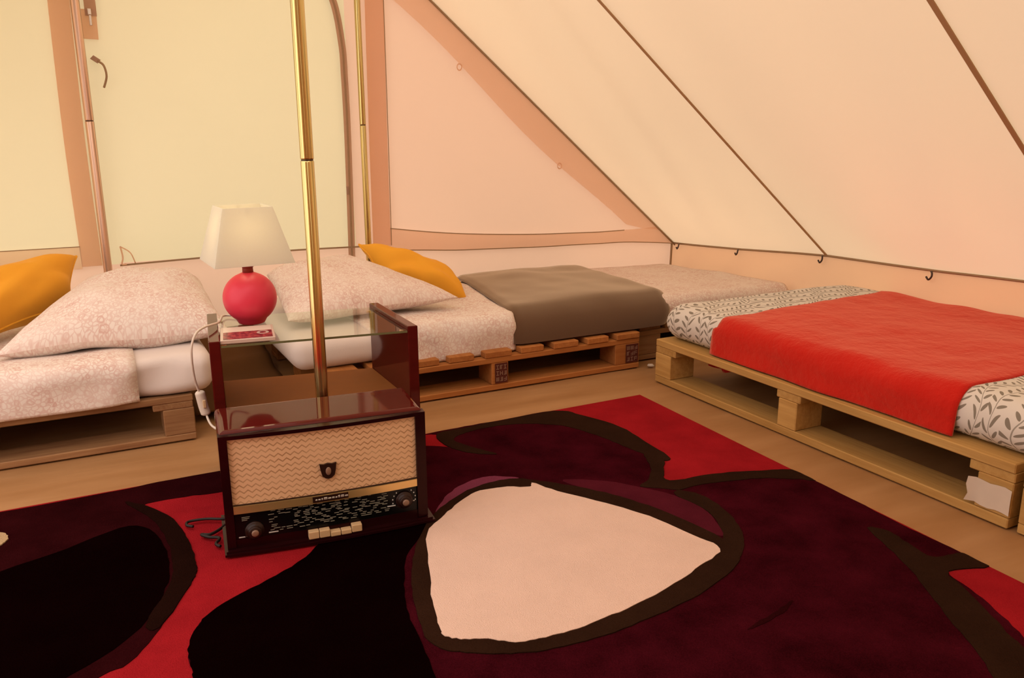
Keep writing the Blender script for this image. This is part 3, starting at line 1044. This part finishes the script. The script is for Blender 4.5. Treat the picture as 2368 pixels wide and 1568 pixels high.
def drape(name, W, H, r, xa, xb, off, zlow, mat, disp, xf, extra=None, yback=None, th=0.007, nx=60):
    """cloth lying over a slab: rises up its front, crosses the top. xa/xb are functions of depth y."""
    prof = []
    nf = 10
    for i in range(nf):
        prof.append((-off, zlow + (H-r-zlow)*i/nf))
    for i in range(9):
        t = PI - 0.5*PI*i/8
        prof.append((r + (r+off)*math.cos(t), H-r + (r+off)*math.sin(t)))
    yb = yback if yback is not None else W-r
    nt = 22
    for i in range(1, nt+1):
        prof.append((r + (yb-r)*i/nt, H+off))
    if yback is None:
        for i in range(1, 6):
            t = 0.5*PI - 0.5*PI*i/5
            prof.append((W-r + (r+off)*math.cos(t), H-r + (r+off)*math.sin(t)))
    per = [0.0]
    for i in range(1, len(prof)):
        per.append(per[-1] + math.hypot(prof[i][0]-prof[i-1][0], prof[i][1]-prof[i-1][1]))
    n = len(prof)
    verts, faces, uvs = [], [], []
    for j in range(nx+1):
        for i, (y, z) in enumerate(prof):
            s_ = max(0.0, min(1.0, y/W))
            x0, x1 = xa(y, z), xb(y, z)
            x = x0 + (x1-x0)*j/nx
            p = Vector((x, y, z)) + disp(x, max(0, min(W, y)), max(0, min(H, z)))
            if extra:
                p += extra(x, y, z, per[i]/per[-1])
            e = min(j, nx-j)/nx
            if e < 0.04:                              # hem settles towards the sheet
                k_ = 1-e/0.04
                p.z -= off*0.5*k_ if z > H-0.02 else 0
                p.y += off*0.5*k_ if y < 0.02 else 0
            verts.append(xf(p))
            uvs.append((per[i], x))
    for j in range(nx):
        for i in range(n-1):
            faces.append((j*n+i, j*n+i+1, (j+1)*n+i+1, (j+1)*n+i))
    o = mesh_obj(name, verts, faces, mat, None, True, uvs)
    md = o.modifiers.new('thickness', 'SOLIDIFY')
    md.thickness = th
    md.offset = 1.0
    return o


# --- right bed: leaf-print mattress along the right wall, length runs from far to near
RB = (1.664, 2.135, 0.1445)            # far front corner


def xf_right(p):                       # local x -> world -y, local y (depth) -> world +x
    return Vector((RB[0]+p.y, RB[1]-p.x, RB[2]+p.z))


def disp_right(x, y, z):
    top = z/0.105
    front = max(0.0, 1-y/0.12)
    return Vector((0, 0.010*nz(x*4, z*9, 2)*front, top*(0.006*nz(x*3, y*4, 1) + 0.003*nz(x*9, y*9, 4)) + 0.006*top*math.exp(-((x-0.10)/0.12)**2)))


HR = 0.110
mr = slab('mattress', 2.0, 0.83, HR, 0.052, M['leaf'], disp_right, xf_right)
tag(mr, 'mattress in white cotton with grey leaf print along the right wall', 'mattress')


def red_extra(x, y, z, s):
    d = Vector((0, 0, 0))
    top = 1.0 if z > HR-0.01 else 0.0
    d.z += top*(0.003*nz(x*10+y*4, y*14, 8) + 0.005*nz(x*4, y*7+x*3, 11))
    if y < 0.05:
        d.y -= 0.006*(1+nz(x*8, z*12, 3))*(1-min(1, z/HR)*0.4)
    return d


rb = drape('red_blanket', 0.83, HR, 0.052, lambda y, z: 0.25-0.05*min(1, max(0, y)/0.8)+(0.012 if z > 0.09 else 0), lambda y, z: 1.050+0.015*max(0, y), 0.007, 0.004, M['redblanket'], disp_right, xf_right, red_extra)
tag(rb, 'bright red velvety blanket spread across the leaf-print bed', 'blanket')

# red cloth hanging below the pallet deck
vs, fs = [], []
for i in range(9):
    for j in range(7):
        a_, b_ = i/8, j/6
        y = 1.915 + 0.115*a_
        z = 0.099 - 0.052*b_*(1-0.6*abs(a_-0.6)) - 0.002
        x = 1.78 + 0.018*math.sin(a_*9+b_*2) + 0.02*b_
        vs.append((x, y, z))
for i in range(8):
    for j in range(6):
        fs.append((i*7+j, i*7+j+1, (i+1)*7+j+1, (i+1)*7+j))
o = mesh_obj('cloth_corner', vs, fs, M['redblanket'], None, True)
o.modifiers.new('thickness', 'SOLIDIFY').thickness = 0.004
tag(o, 'dark red cloth corner hanging under the boards of the right pallet', 'cloth')

# --- back bed
HB = 0.098
BB = (0.505, 2.330, 0.1292)


def xf_back(p):
    return Vector((BB[0]+p.x, BB[1]+p.y, BB[2]+p.z))


def disp_back(x, y, z):
    top = z/HB
    front = max(0.0, 1-y/0.12)
    tilt = -0.020*(y/0.8)**1.5 - 0.018*max(0.0, (x-1.35)/0.6)*(0.4+0.6*y/0.8)
    return Vector((0, 0.008*nz(x*4, z*9, 7)*front, top*(tilt + 0.006*nz(x*3, y*4, 12) + 0.003*nz(x*9, y*9, 14))))


mb = slab('mattress', 1.945, 0.80, HB, 0.040, M['white_sheet'], disp_back, xf_back)
tag(mb, 'mattress in a plain white sheet on the reddish back pallet', 'mattress')


def duv_extra(x, y, z, s):
    d = Vector((0, 0, 0))
    if y < 0.06:
        d.y -= 0.007*(1+nz(x*7, z*10, 21))
        d.z -= 0.014*(1-min(1, z/HB))*(1+nz(x*9, 0, 25))
        d.y += 0.004*math.sin((x*1.0+z*0.9)*60)*max(0, 1-abs((x-0.42)/0.12))
    else:
        d.z += 0.004*nz(x*6, y*8, 23)
    return d


db = drape('duvet', 0.80, HB, 0.040, lambda y, z: 0.235, lambda y, z: 0.716+0.19*max(0, y), 0.008, -0.004, M['floral'], disp_back, xf_back, duv_extra, 0.77, 0.012)
tag(db, 'pale pink floral duvet between the white sheet and taupe blanket', 'duvet')
db2 = drape('bed_sheet', 0.80, HB, 0.040, lambda y, z: 1.28+0.1*max(0, y), lambda y, z: 1.925, 0.005, 0.02, M['floral2'], disp_back, xf_back, None, 0.77, 0.005)
tag(db2, 'pink floral sheet on the bed corner beyond the taupe blanket', 'bed sheet')


def grey_extra(x, y, z, s):
    d = Vector((0, 0, 0))
    if z > HB-0.005:
        d.z += 0.010*math.exp(-((x-1.05)/0.22)**2)*math.exp(-((y-0.5)/0.35)**2)+0.004*nz(x*5, y*6, 31)
    else:
        d.y -= 0.006*(1+nz(x*5, z*6, 33))
    return d


gb = drape('grey_blanket', 0.80, HB, 0.082, lambda y, z: 0.706+0.19*max(0, y), lambda y, z: 1.345+0.15*max(0, y)-0.035*max(0.0, 1-z/0.09)**2, 0.022, 0.006, M['grey'], disp_back, xf_back, grey_extra, 0.785, 0.006)
tag(gb, 'taupe grey fleece blanket folded over the back bed', 'blanket')

# --- left bed
LB = (-1.66, 2.288, 0.1272)
HL = 0.108


def xf_left(p):
    return Vector((LB[0]+p.x, LB[1]+p.y, LB[2]+p.z))


def disp_left(x, y, z):
    top = z/HL
    front = max(0.0, 1-y/0.12)
    return Vector((0, 0.008*nz(x*4, z*9, 41)*front + 0.008*math.sin(x*30-z*38+1.2*nz(x*6, z*9, 3))*front*(1 if x > 1.7 else 0.2), top*(0.005*nz(x*3, y*4, 42)+0.003*nz(x*9, y*9, 44))))


ml = slab('mattress', 1.945, 0.83, HL, 0.036, M['white_sheet'], disp_left, xf_left)
tag(ml, 'mattress in a plain white sheet on the left pallet, beside the radio table', 'mattress')


def duvl_extra(x, y, z, s):
    d = Vector((0, 0, 0))
    if y < 0.06:
        d.y -= 0.008*(1+nz(x*6, z*9, 51))
    else:
        d.z += 0.006*nz(x*6, y*8, 53)
    return d


dl = drape('duvet', 0.83, HL, 0.036, lambda y, z: 0.35, lambda y, z: 1.752+0.02*max(0, y), 0.012, 0.0, M['floral'], disp_left, xf_left, duvl_extra, 0.80, 0.016)
tag(dl, 'pink floral duvet covering the left bed below the large pillow', 'duvet')


def dark_sheet_fn(a, b):
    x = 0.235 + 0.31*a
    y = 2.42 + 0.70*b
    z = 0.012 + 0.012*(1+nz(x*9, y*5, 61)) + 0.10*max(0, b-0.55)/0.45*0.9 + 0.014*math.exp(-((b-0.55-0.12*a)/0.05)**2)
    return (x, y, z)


tp = grid('dark_sheet', dark_sheet_fn, 16, 30, cloth('dark_brown_sheet', (0.17, 0.072, 0.024), (0.13, 0.052, 0.016), 6, 0.0))  # dark brown creased surface over the floor of the gap
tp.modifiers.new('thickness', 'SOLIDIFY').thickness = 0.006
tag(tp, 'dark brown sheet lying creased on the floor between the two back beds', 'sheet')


def pillow(name, corners, th, mat, label, cat, seed, mid=0.0, pinch=0.05, seam=None, group=None, lift=None):
    """corners: front-left, front-right, back-right, back-left of the mid surface"""
    A, B, C, D = [Vector(c) for c in corners]
    n = 26
    nrm = (B-A).cross(D-A).normalized()
    if nrm.z < 0:
        nrm = -nrm
    su, sv = (B-A).length, (D-A).length
    verts, uvs, faces = [], [], []
    for side in (1, -1):
        for j in range(n+1):
            for i in range(n+1):
                a_, b_ = math.sin((i/n-0.5)*PI)*0.5+0.5, math.sin((j/n-0.5)*PI)*0.5+0.5
                u_, v_ = 2*a_-1, 2*b_-1
                ap = 0.5+0.5*u_*(1-pinch*(1-v_*v_))
                bp = 0.5+0.5*v_*(1-pinch*(1-u_*u_))
                p = (A*(1-ap)+B*ap)*(1-bp) + (D*(1-ap)+C*ap)*bp
                e = max(0.0, (1-u_**4)*(1-v_**4))
                h = th*0.5*(e**0.55)
                h *= 1 + 0.24*nz(u_*2.1+seed, v_*2.1, side*3) + 0.05*nz(u_*6+seed, v_*6, side*3)
                p = p + nrm*(side*h + mid*(1-u_*u_)*(1-v_*v_))
                p = p + nrm*0.012*nz(u_*1.7+seed*3, v_*1.7, 9)
                if lift:
                    p = p + lift(u_, v_)
                verts.append(p)
                uvs.append((a_*su + (0 if side > 0 else 1.3), b_*sv))
    m = (n+1)*(n+1)
    for s_ in (0, 1):
        for j in range(n):
            for i in range(n):
                q = (s_*m+j*(n+1)+i, s_*m+j*(n+1)+i+1, s_*m+(j+1)*(n+1)+i+1, s_*m+(j+1)*(n+1)+i)
                faces.append(q if s_ == 0 else q[::-1])
    o = mesh_obj(name, verts, faces, mat, None, True, uvs)
    if seam:
        path = []
        idx = [i for i in range(n+1)] + [j*(n+1)+n for j in range(1, n+1)] + [n*(n+1)+i for i in range(n-1, -1, -1)] + [j*(n+1) for j in range(n-1, 0, -1)] + [0]
        path = [(verts[q]+verts[q+m])/2 for q in idx]
        tube('piping', path, 0.0035, seam, o, 6, 1)
    tag(o, label, cat, group)
    return o


pillow('pillow', [(-0.225, 2.39, 0.272), (0.345, 2.385, 0.268), (0.325, 2.78, 0.352), (0.04, 2.86, 0.352)], 0.135, M['floral'],
       'large plump pink floral pillow on the left bed', 'pillow', 3.0, 0.03, 0.03)
pillow('pillow', [(0.525, 2.455, 0.262), (1.085, 2.47, 0.272), (0.83, 2.86, 0.372), (0.55, 2.86, 0.335)], 0.105, M['floral2'],
       'pale floral pillow behind the golden pole on the back bed', 'pillow', 8.0, 0.015, 0.03)
pillow('cushion', [(0.93, 2.76, 0.285), (1.215, 2.66, 0.212), (1.215, 2.80, 0.285), (0.900, 2.93, 0.415)], 0.13, M['orange'],
       'orange cushion leaning behind the pale floral pillow', 'cushion', 12.0, 0.02, 0.06, M['orange'])
pillow('cushion', [(-0.33, 2.46, 0.275), (-0.045, 2.79, 0.31), (-0.012, 2.88, 0.440), (-0.40, 2.66, 0.40)], 0.13, M['orange'],
       'orange cushion leaning at the left edge behind the large pillow', 'cushion', 16.0, 0.02, 0.06, M['orange'])

# ------------------------------------------------------------------ side table with a glass top
TFL, TFR, TBR, TBL = Vector((0.224, 1.775, 0)), Vector((0.649, 1.712, 0)), Vector((0.655, 2.005, 0)), Vector((0.262, 2.072, 0))
table = empty('side_table', (0.44, 1.90, 0))
tag(table, 'glossy mahogany side table with a glass top, standing behind the radio', 'side table')
TO = Vector((0.44, 1.90, 0))


def prism(name, base, z0, z1, mat, parent, bev=0.002, org=Vector((0, 0, 0))):
    bm = bmesh.new()
    lo_ = [bm.verts.new((p.x-org.x, p.y-org.y, z0)) for p in base]
    hi_ = [bm.verts.new((p.x-org.x, p.y-org.y, z1)) for p in base]
    bm.faces.new(lo_[::-1])
    bm.faces.new(hi_)
    k_ = len(base)
    for i in range(k_):
        bm.faces.new((lo_[i], lo_[(i+1) % k_], hi_[(i+1) % k_], hi_[i]))
    bmesh.ops.recalc_face_normals(bm, faces=bm.faces[:])
    if bev:
        bmesh.ops.bevel(bm, geom=bm.edges[:], offset=bev, segments=2, affect='EDGES', profile=0.5)
    return bm_obj(name, bm, mat, parent)


ux = (TFR-TFL).normalized()
prism('side_panel', [TFL-ux*0.011, TFL+ux*0.012, TBL+ux*0.012, TBL-ux*0.011], 0.013, 0.384, M['mahogany'], table, 0.002, TO)
prism('side_panel', [TFR-ux*0.020, TFR+ux*0.003, TBR+ux*0.003, TBR-ux*0.020], 0.013, 0.384, M['mahogany'], table, 0.002, TO)
gl = [TFL+ux*0.0135, TFR-ux*0.0215, TBR-ux*0.0215-Vector((0, 0.01, 0)), TBL+ux*0.0135-Vector((0, 0.01, 0))]
gtop = prism('glass_top', gl, 0.3695, 0.3750, M['glass'], table, 0, TO)
fn = Vector((-ux.y, ux.x, 0))
prism('polished_edge', [gl[0]-fn*0.0012, gl[1]-fn*0.0012, gl[1]-fn*0.0002, gl[0]-fn*0.0002], 0.3700, 0.3746, M['glass_edge'], gtop, 0, TO)
sh = [TFL+ux*0.0125+fn*0.004, TFR-ux*0.0205+fn*0.004, TBR-ux*0.0205-Vector((0, 0.004, 0)), TBL+ux*0.0125-Vector((0, 0.004, 0))]
prism('shelf', sh, 0.196, 0.214, M['shelf'], table, 0.001, TO)
for (c, e_) in ((TFL+fn*0.03, 0.0135), (TFR+fn*0.03, -0.0215), (TBL-fn*0.03, 0.0135), (TBR-fn*0.03, -0.0215)):
    q = c+ux*e_
    d_ = ux*(0.010 if e_ > 0 else -0.010)
    prism('glass_peg', [q, q+d_, q+d_+fn*0.008, q+fn*0.008], 0.3645, 0.3692, M['gold'], table, 0, TO)

# disc case under the lamp
case = empty('disc_case', (0.302, 1.832, 0.3755), math.radians(-9))
tag(case, 'flat plastic disc case with a dark red cover under the lamp', 'disc case')
box('case_body', -0.056, 0.056, -0.062, 0.062, 0.0, 0.0085, M['case'], case, 0.001, 1)
mesh_obj('cover_print', [(-0.050, -0.057, 0.0089), (0.051, -0.057, 0.0089), (0.051, 0.057, 0.0089), (-0.050, 0.057, 0.0089)], [(0, 1, 2, 3)], M['cd_print'], case,
         uvs=[(0, 0), (1, 0), (1, 1), (0, 1)])
oval = [(0.032+0.013*math.cos(t*PI/10), -0.012+0.016*math.sin(t*PI/10), 0.0092) for t in range(20)]
oval += [(0.032+0.007*math.cos(t*PI/10), -0.012+0.009*math.sin(t*PI/10), 0.0092) for t in range(20)]
mesh_obj('cover_emblem', oval, [(i, (i+1) % 20, 20+(i+1) % 20, 20+i) for i in range(20)], M['silver'], case)

# ------------------------------------------------------------------ table lamp
lamp = empty('table_lamp', (0.336, 1.962, 0.3755))
tag(lamp, 'table lamp with a round rose-red base and square cream shade', 'lamp')
prof = [(0.026, 0.0), (0.030, 0.002)]
for i in range(1, 20):
    t = -PI/2 + PI*(0.16 + 0.76*i/20)
    prof.append((0.0605*math.cos(t), 0.0600 + 0.0595*math.sin(t)))
prof += [(0.0125, 0.1195)]
lathe('base', prof, M['red_ball'], lamp, 48)
lathe('neck', [(0.0125, 0.116), (0.0120, 0.128), (0.0120, 0.131), (0.0145, 0.1325), (0.0145, 0.1375), (0.010, 0.138)], M['red_neck'], lamp, 28)
lathe('lamp_holder', [(0.008, 0.138), (0.008, 0.175), (0.012, 0.176), (0.012, 0.20), (0.008, 0.201)], M['ivory'], lamp, 20)
bl = bpy.data.lights.new('shade_fill_light', 'POINT')  # added glow in an unlit lamp, brightens its shade and the pillows
bl.energy = 0.3
bl.color = (1.0, 0.80, 0.48)
bl.shadow_soft_size = 0.04
blo = bpy.data.objects.new('shade_fill_light', bl)
blo.location = (0, 0.012, 0.200)
link(blo, lamp)
# shade: a square frustum, open at top and bottom, with thickness
hb, ht, zb, zt = 0.0885, 0.055, 0.1425, 0.2685
vs, fs = [], []
ph = math.radians(2.5)
for (h, z) in ((hb, zb), (ht, zt), (ht-0.003, zt), (hb-0.003, zb)):
    for (a_, b_) in ((-1, -1), (1, -1), (1, 1), (-1, 1)):
        vs.append((h*(a_*math.cos(ph)-b_*math.sin(ph))+0.003, h*(a_*math.sin(ph)+b_*math.cos(ph))+0.02, z))
for l_ in range(4):
    for i in range(4):
        fs.append((l_*4+i, l_*4+(i+1) % 4, ((l_+1) % 4)*4+(i+1) % 4, ((l_+1) % 4)*4+i))
shd = mesh_obj('lamp_shade', vs, fs, M['shade'], lamp)
bm = bmesh.new()
bm_box(bm, -0.055, 0.059, 0.0185, 0.0215, 0.2545, 0.2565)
bm_box(bm, 0.0015, 0.0045, -0.035, 0.075, 0.2545, 0.2565)
bm_box(bm, 0.0, 0.006, 0.0, 0.02, 0.199, 0.254) if False else None
bm_obj('shade_carrier', bm, M['steel'], shd)
crd = tube('lamp_cord', [(0.325-0.34, 2.022-1.962, 0.006), (0.29-0.34, 2.045-1.962, 0.006), (0.262-0.34, 1.93-1.962, 0.016), (0.225-0.34, 1.87-1.962, 0.022), (0.203-0.34, 1.845-1.962, 0.016), (0.190-0.34, 1.83-1.962, -0.006),
                         (0.187-0.34, 1.83-1.962, -0.040), (0.190-0.34, 1.84-1.962, -0.085), (0.198-0.34, 1.85-1.962, -0.118)], 0.0026, M['cable_white'], lamp, 8, 6)
sw = tube('cord_switch', [(0.198-0.34, 1.85-1.962, -0.114), (0.199-0.34, 1.85-1.962, -0.122), (0.203-0.34, 1.848-1.962, -0.150), (0.206-0.34, 1.846-1.962, -0.164), (0.207-0.34, 1.846-1.962, -0.170)],
          0.0085, M['cable_white'], crd, 12, 4, lambda s: 0.0105*min(1.0, 0.3+4*s, 0.3+4*(1-s)))
box('switch_rocker', 0.201-0.34, 0.2075-0.34, 1.8335-1.962, 1.8375-1.962, -0.150, -0.132, M['ivory'], crd, 0.001)
tube('lamp_cord', [(0.207-0.34, 1.846-1.962, -0.168), (0.210-0.34, 1.805-1.962, -0.180), (0.226-0.34, 1.756-1.962, -0.190), (0.248-0.34, 1.748-1.962, -0.25), (0.258-0.34, 1.747-1.962, -0.352)], 0.0026, M['cable_white'], lamp, 8, 6)

# ------------------------------------------------------------------ vintage radio
radio = empty('vintage_radio', (0.186, 1.556, 0.0145), math.atan2(-0.1107, 0.9939))
tag(radio, 'dark mahogany vintage valve radio with woven front on the rug', 'radio')
RW, RD, RH = 0.400, 0.168, 0.2445
bm = bmesh.new()
bm_box(bm, 0.0, RW, 0.006, RD, 0.004, RH)
es = [e for e in bm.edges if abs(e.verts[0].co.z-e.verts[1].co.z) < 1e-5 and e.verts[0].co.z > 0.2]
bmesh.ops.bevel(bm, geom=es, offset=0.014, segments=5, affect='EDGES', profile=0.5)
cab = bm_obj('cabinet', bm, M['mahogany'], radio)
for p in cab.data.polygons:
    p.use_smooth = False
# bowed front bezel: a ring of four bars around the recessed front
NSEG = 14


def bow(s):
    t = (s/RW)*2-1
    return -0.010*(1-t*t)


def bowed(name, s0, s1, z0, z1, d0, d1, mat, parent, uv=False, n=NSEG, zf0=None, zf1=None):
    """curved slab following the bow of the front; d0 = front offset, d1 = back offset"""
    verts, faces, uvs = [], [], []
    for i in range(n+1):
        a_ = i/n
        s = s0+(s1-s0)*a_
        za = zf0(a_) if zf0 else z0
        zb_ = zf1(a_) if zf1 else z1
        for (d, z, v_) in ((d0, za, 0), (d0, zb_, 1), (d1, zb_, 1), (d1, za, 0)):
            verts.append((s, bow(s)+d, z))
            uvs.append((a_, v_))
    for i in range(n):
        for k_ in range(4):
            faces.append((i*4+k_, (i+1)*4+k_, (i+1)*4+(k_+1) % 4, i*4+(k_+1) % 4))
    faces += [(0, 1, 2, 3), (n*4+3, n*4+2, n*4+1, n*4)]
    return mesh_obj(name, verts, faces, mat, parent, False, uvs)


ff = bowed('front_frame', 0.000, RW, 0.232, 0.2395, -0.004, 0.018, M['mahogany_dark'], radio)
bowed('front_post', 0.000, 0.016, 0.010, 0.232, -0.004, 0.018, M['mahogany_dark'], radio, n=2)
bowed('front_post', 0.379, RW, 0.010, 0.232, -0.004, 0.018, M['mahogany_dark'], radio, n=2)
bowed('grille_cloth', 0.016, 0.379, 0.097, 0.232, 0.003, 0.012, M['grille'], radio)
gt = bowed('gold_trim', 0.0165, 0.3785, 0.080, 0.0955, -0.003, 0.012, M['gold'], radio)
bowed('gold_trim_groove', 0.017, 0.378, 0.0955, 0.0975, 0.000, 0.012, M['bakelite'], radio)
nm = bowed('name_plate', 0.165, 0.235, 0.0825, 0.0945, -0.0042, -0.001, M['bakelite'], gt, n=4)
bm = bmesh.new()
rnd = random.Random(4)
s = 0.170
while s < 0.230:
    w = rnd.uniform(0.003, 0.007)
    h = rnd.uniform(0.0025, 0.005)
    bm_box(bm, s, s+w, bow(s)-0.0052, bow(s)-0.0040, 0.0865, 0.0865+h, 0.0004)
    s += w+0.0016
o = bm_obj('lettering', bm, M['silver'], gt)
dial = bowed('dial_glass', 0.0165, 0.3785, 0.026, 0.080, 0.001, 0.012, M['black'], radio)
# dial print: staggered rows of station names, too small to read
bm = bmesh.new()
rnd = random.Random(11)
for c_ in range(15):
    s0 = 0.084 + c_*0.0158
    zo = rnd.uniform(-0.001, 0.001)
    for r_ in range(12):
        z = 0.0765 - r_*0.0037 + zo
        z += rnd.uniform(-0.0009, 0.0009)
        if rnd.random() < 0.26 or z < 0.030:
            continue
        if abs(s0-0.107) < 0.02 and 0.042 < z < 0.066:
            continue
        w = rnd.uniform(0.006, 0.0125)
        s_ = s0 + rnd.uniform(-0.006, 0.006)
        bm_box(bm, s_, s_+w, bow(s_)+0.0002, bow(s_)+0.0008, z, z+0.0012)
for r_ in range(3):
    bm_box(bm, 0.030, 0.048-r_*0.004, bow(0.035)+0.0002, bow(0.035)+0.0008, 0.070-r_*0.0032, 0.0712-r_*0.0032)
o = bm_obj('dial_print', bm, M['print'], dial)
o['kind'] = 'stuff'
bm = bmesh.new()
for (s0, s1, z) in ((0.022, 0.034, 0.0285), (0.036, 0.044, 0.0295), (0.078, 0.096, 0.031), (0.314, 0.331, 0.0445), (0.352, 0.372, 0.0475)):
    bm_box(bm, s0, s1, bow(s0)-0.0004, bow(s0)+0.0006, z, z+0.0020)
for i in range(11):
    t = math.radians(-10+20*i)
    cs, cz = 0.350 + 0.0245*math.cos(t), 0.054 + 0.0235*math.sin(t)
    if cz < 0.076 and cs < 0.377:
        bm_box(bm, cs-0.0010, cs+0.0010, bow(cs)-0.0004, bow(cs)+0.0006, cz-0.0012, cz+0.0012)
bm_obj('dial_marks', bm, M['printw'], dial)
for (s, z) in ((0.052, 0.042), (0.350, 0.054)):
    kb = lathe('knob', [(0.0185, 0.0), (0.0185, 0.004), (0.0165, 0.006), (0.0125, 0.007), (0.0125, 0.014), (0.0110, 0.016)], M['bakelite'], radio, 32, (s, bow(s)+0.001, z), (PI/2, 0, 0))
    lathe('knob_cap', [(0.0068, 0.016), (0.0068, 0.0185), (0.004, 0.0195)], M['knobcap'], kb, 24)
bowed('lower_rail', 0.0165, 0.3785, 0.008, 0.026, 0.000, 0.014, M['mahogany_dark'], radio)
for i in range(5):
    up = 0.0 if i in (0, 1, 4) else -0.0035
    s = 0.152 + i*0.0213
    bm = bmesh.new()
    bm_box(bm, s, s+0.0203, bow(s)-0.0135, bow(s)+0.004, 0.0095+up*0.3, 0.0250+up*1.9, 0.0015, 2)
    bm_obj('push_button', bm, M['ivory'], radio)
# plinth: two stepped bowed mouldings
bowed('plinth', -0.006, RW+0.012, 0.0, 0.0050, -0.018, RD, M['mahogany_dark'], radio)
bowed('plinth', -0.003, RW+0.008, 0.0050, 0.0088, -0.013, 0.03, M['mahogany_dark'], radio)
# shield emblem
bm = bmesh.new()
sh_ = [(-0.0165, 0.016), (-0.008, 0.0145), (0.0, 0.0165), (0.008, 0.0145), (0.0165, 0.016), (0.0145, 0.002), (0.0120, -0.009), (0.006, -0.0145), (0.0, -0.016), (-0.006, -0.0145), (-0.0120, -0.009), (-0.0145, 0.002)]
f0 = bm.faces.new([bm.verts.new((x, 0, z)) for x, z in sh_])
r = bmesh.ops.extrude_face_region(bm, geom=[f0])
for v in [g_ for g_ in r['geom'] if isinstance(g_, bmesh.types.BMVert)]:
    v.co.y = -0.005
emb = bm_obj('emblem', bm, M['bakelite'], radio, False, (0.199, bow(0.199)+0.003, 0.144))
bm = bmesh.new()
bmesh.ops.create_uvsphere(bm, u_segments=16, v_segments=8, radius=1.0)
for v in bm.verts:
    v.co = Vector((v.co.x*0.0055, v.co.y*0.0025-0.0055, v.co.z*0.0085+0.0005))
bm_obj('emblem_centre', bm, M['knobcap'], emb, True)
# mains and aerial leads behind and beside the radio
cab1 = [(0.235, 1.702, 0.018), (0.20, 1.703, 0.020), (0.168, 1.722, 0.019), (0.135, 1.728, 0.018), (0.129, 1.712, 0.018), (0.140, 1.700, 0.018)]
tag(tube('radio_lead', cab1, 0.003, M['cable_dark'], None, 8, 6), 'thin dark lead looping onto the red rug left of the radio', 'cable')
cab2 = [(0.225, 1.72, 0.017), (0.196, 1.672, 0.018), (0.168, 1.648, 0.018), (0.150, 1.655, 0.018), (0.162, 1.636, 0.018), (0.180, 1.622, 0.018), (0.170, 1.600, 0.018), (0.176, 1.585, 0.018)]
tag(tube('radio_lead', cab2, 0.0032, M['cable_dark'], None, 8, 6), 'thicker black lead bunched close to the radio cabinet side', 'cable')
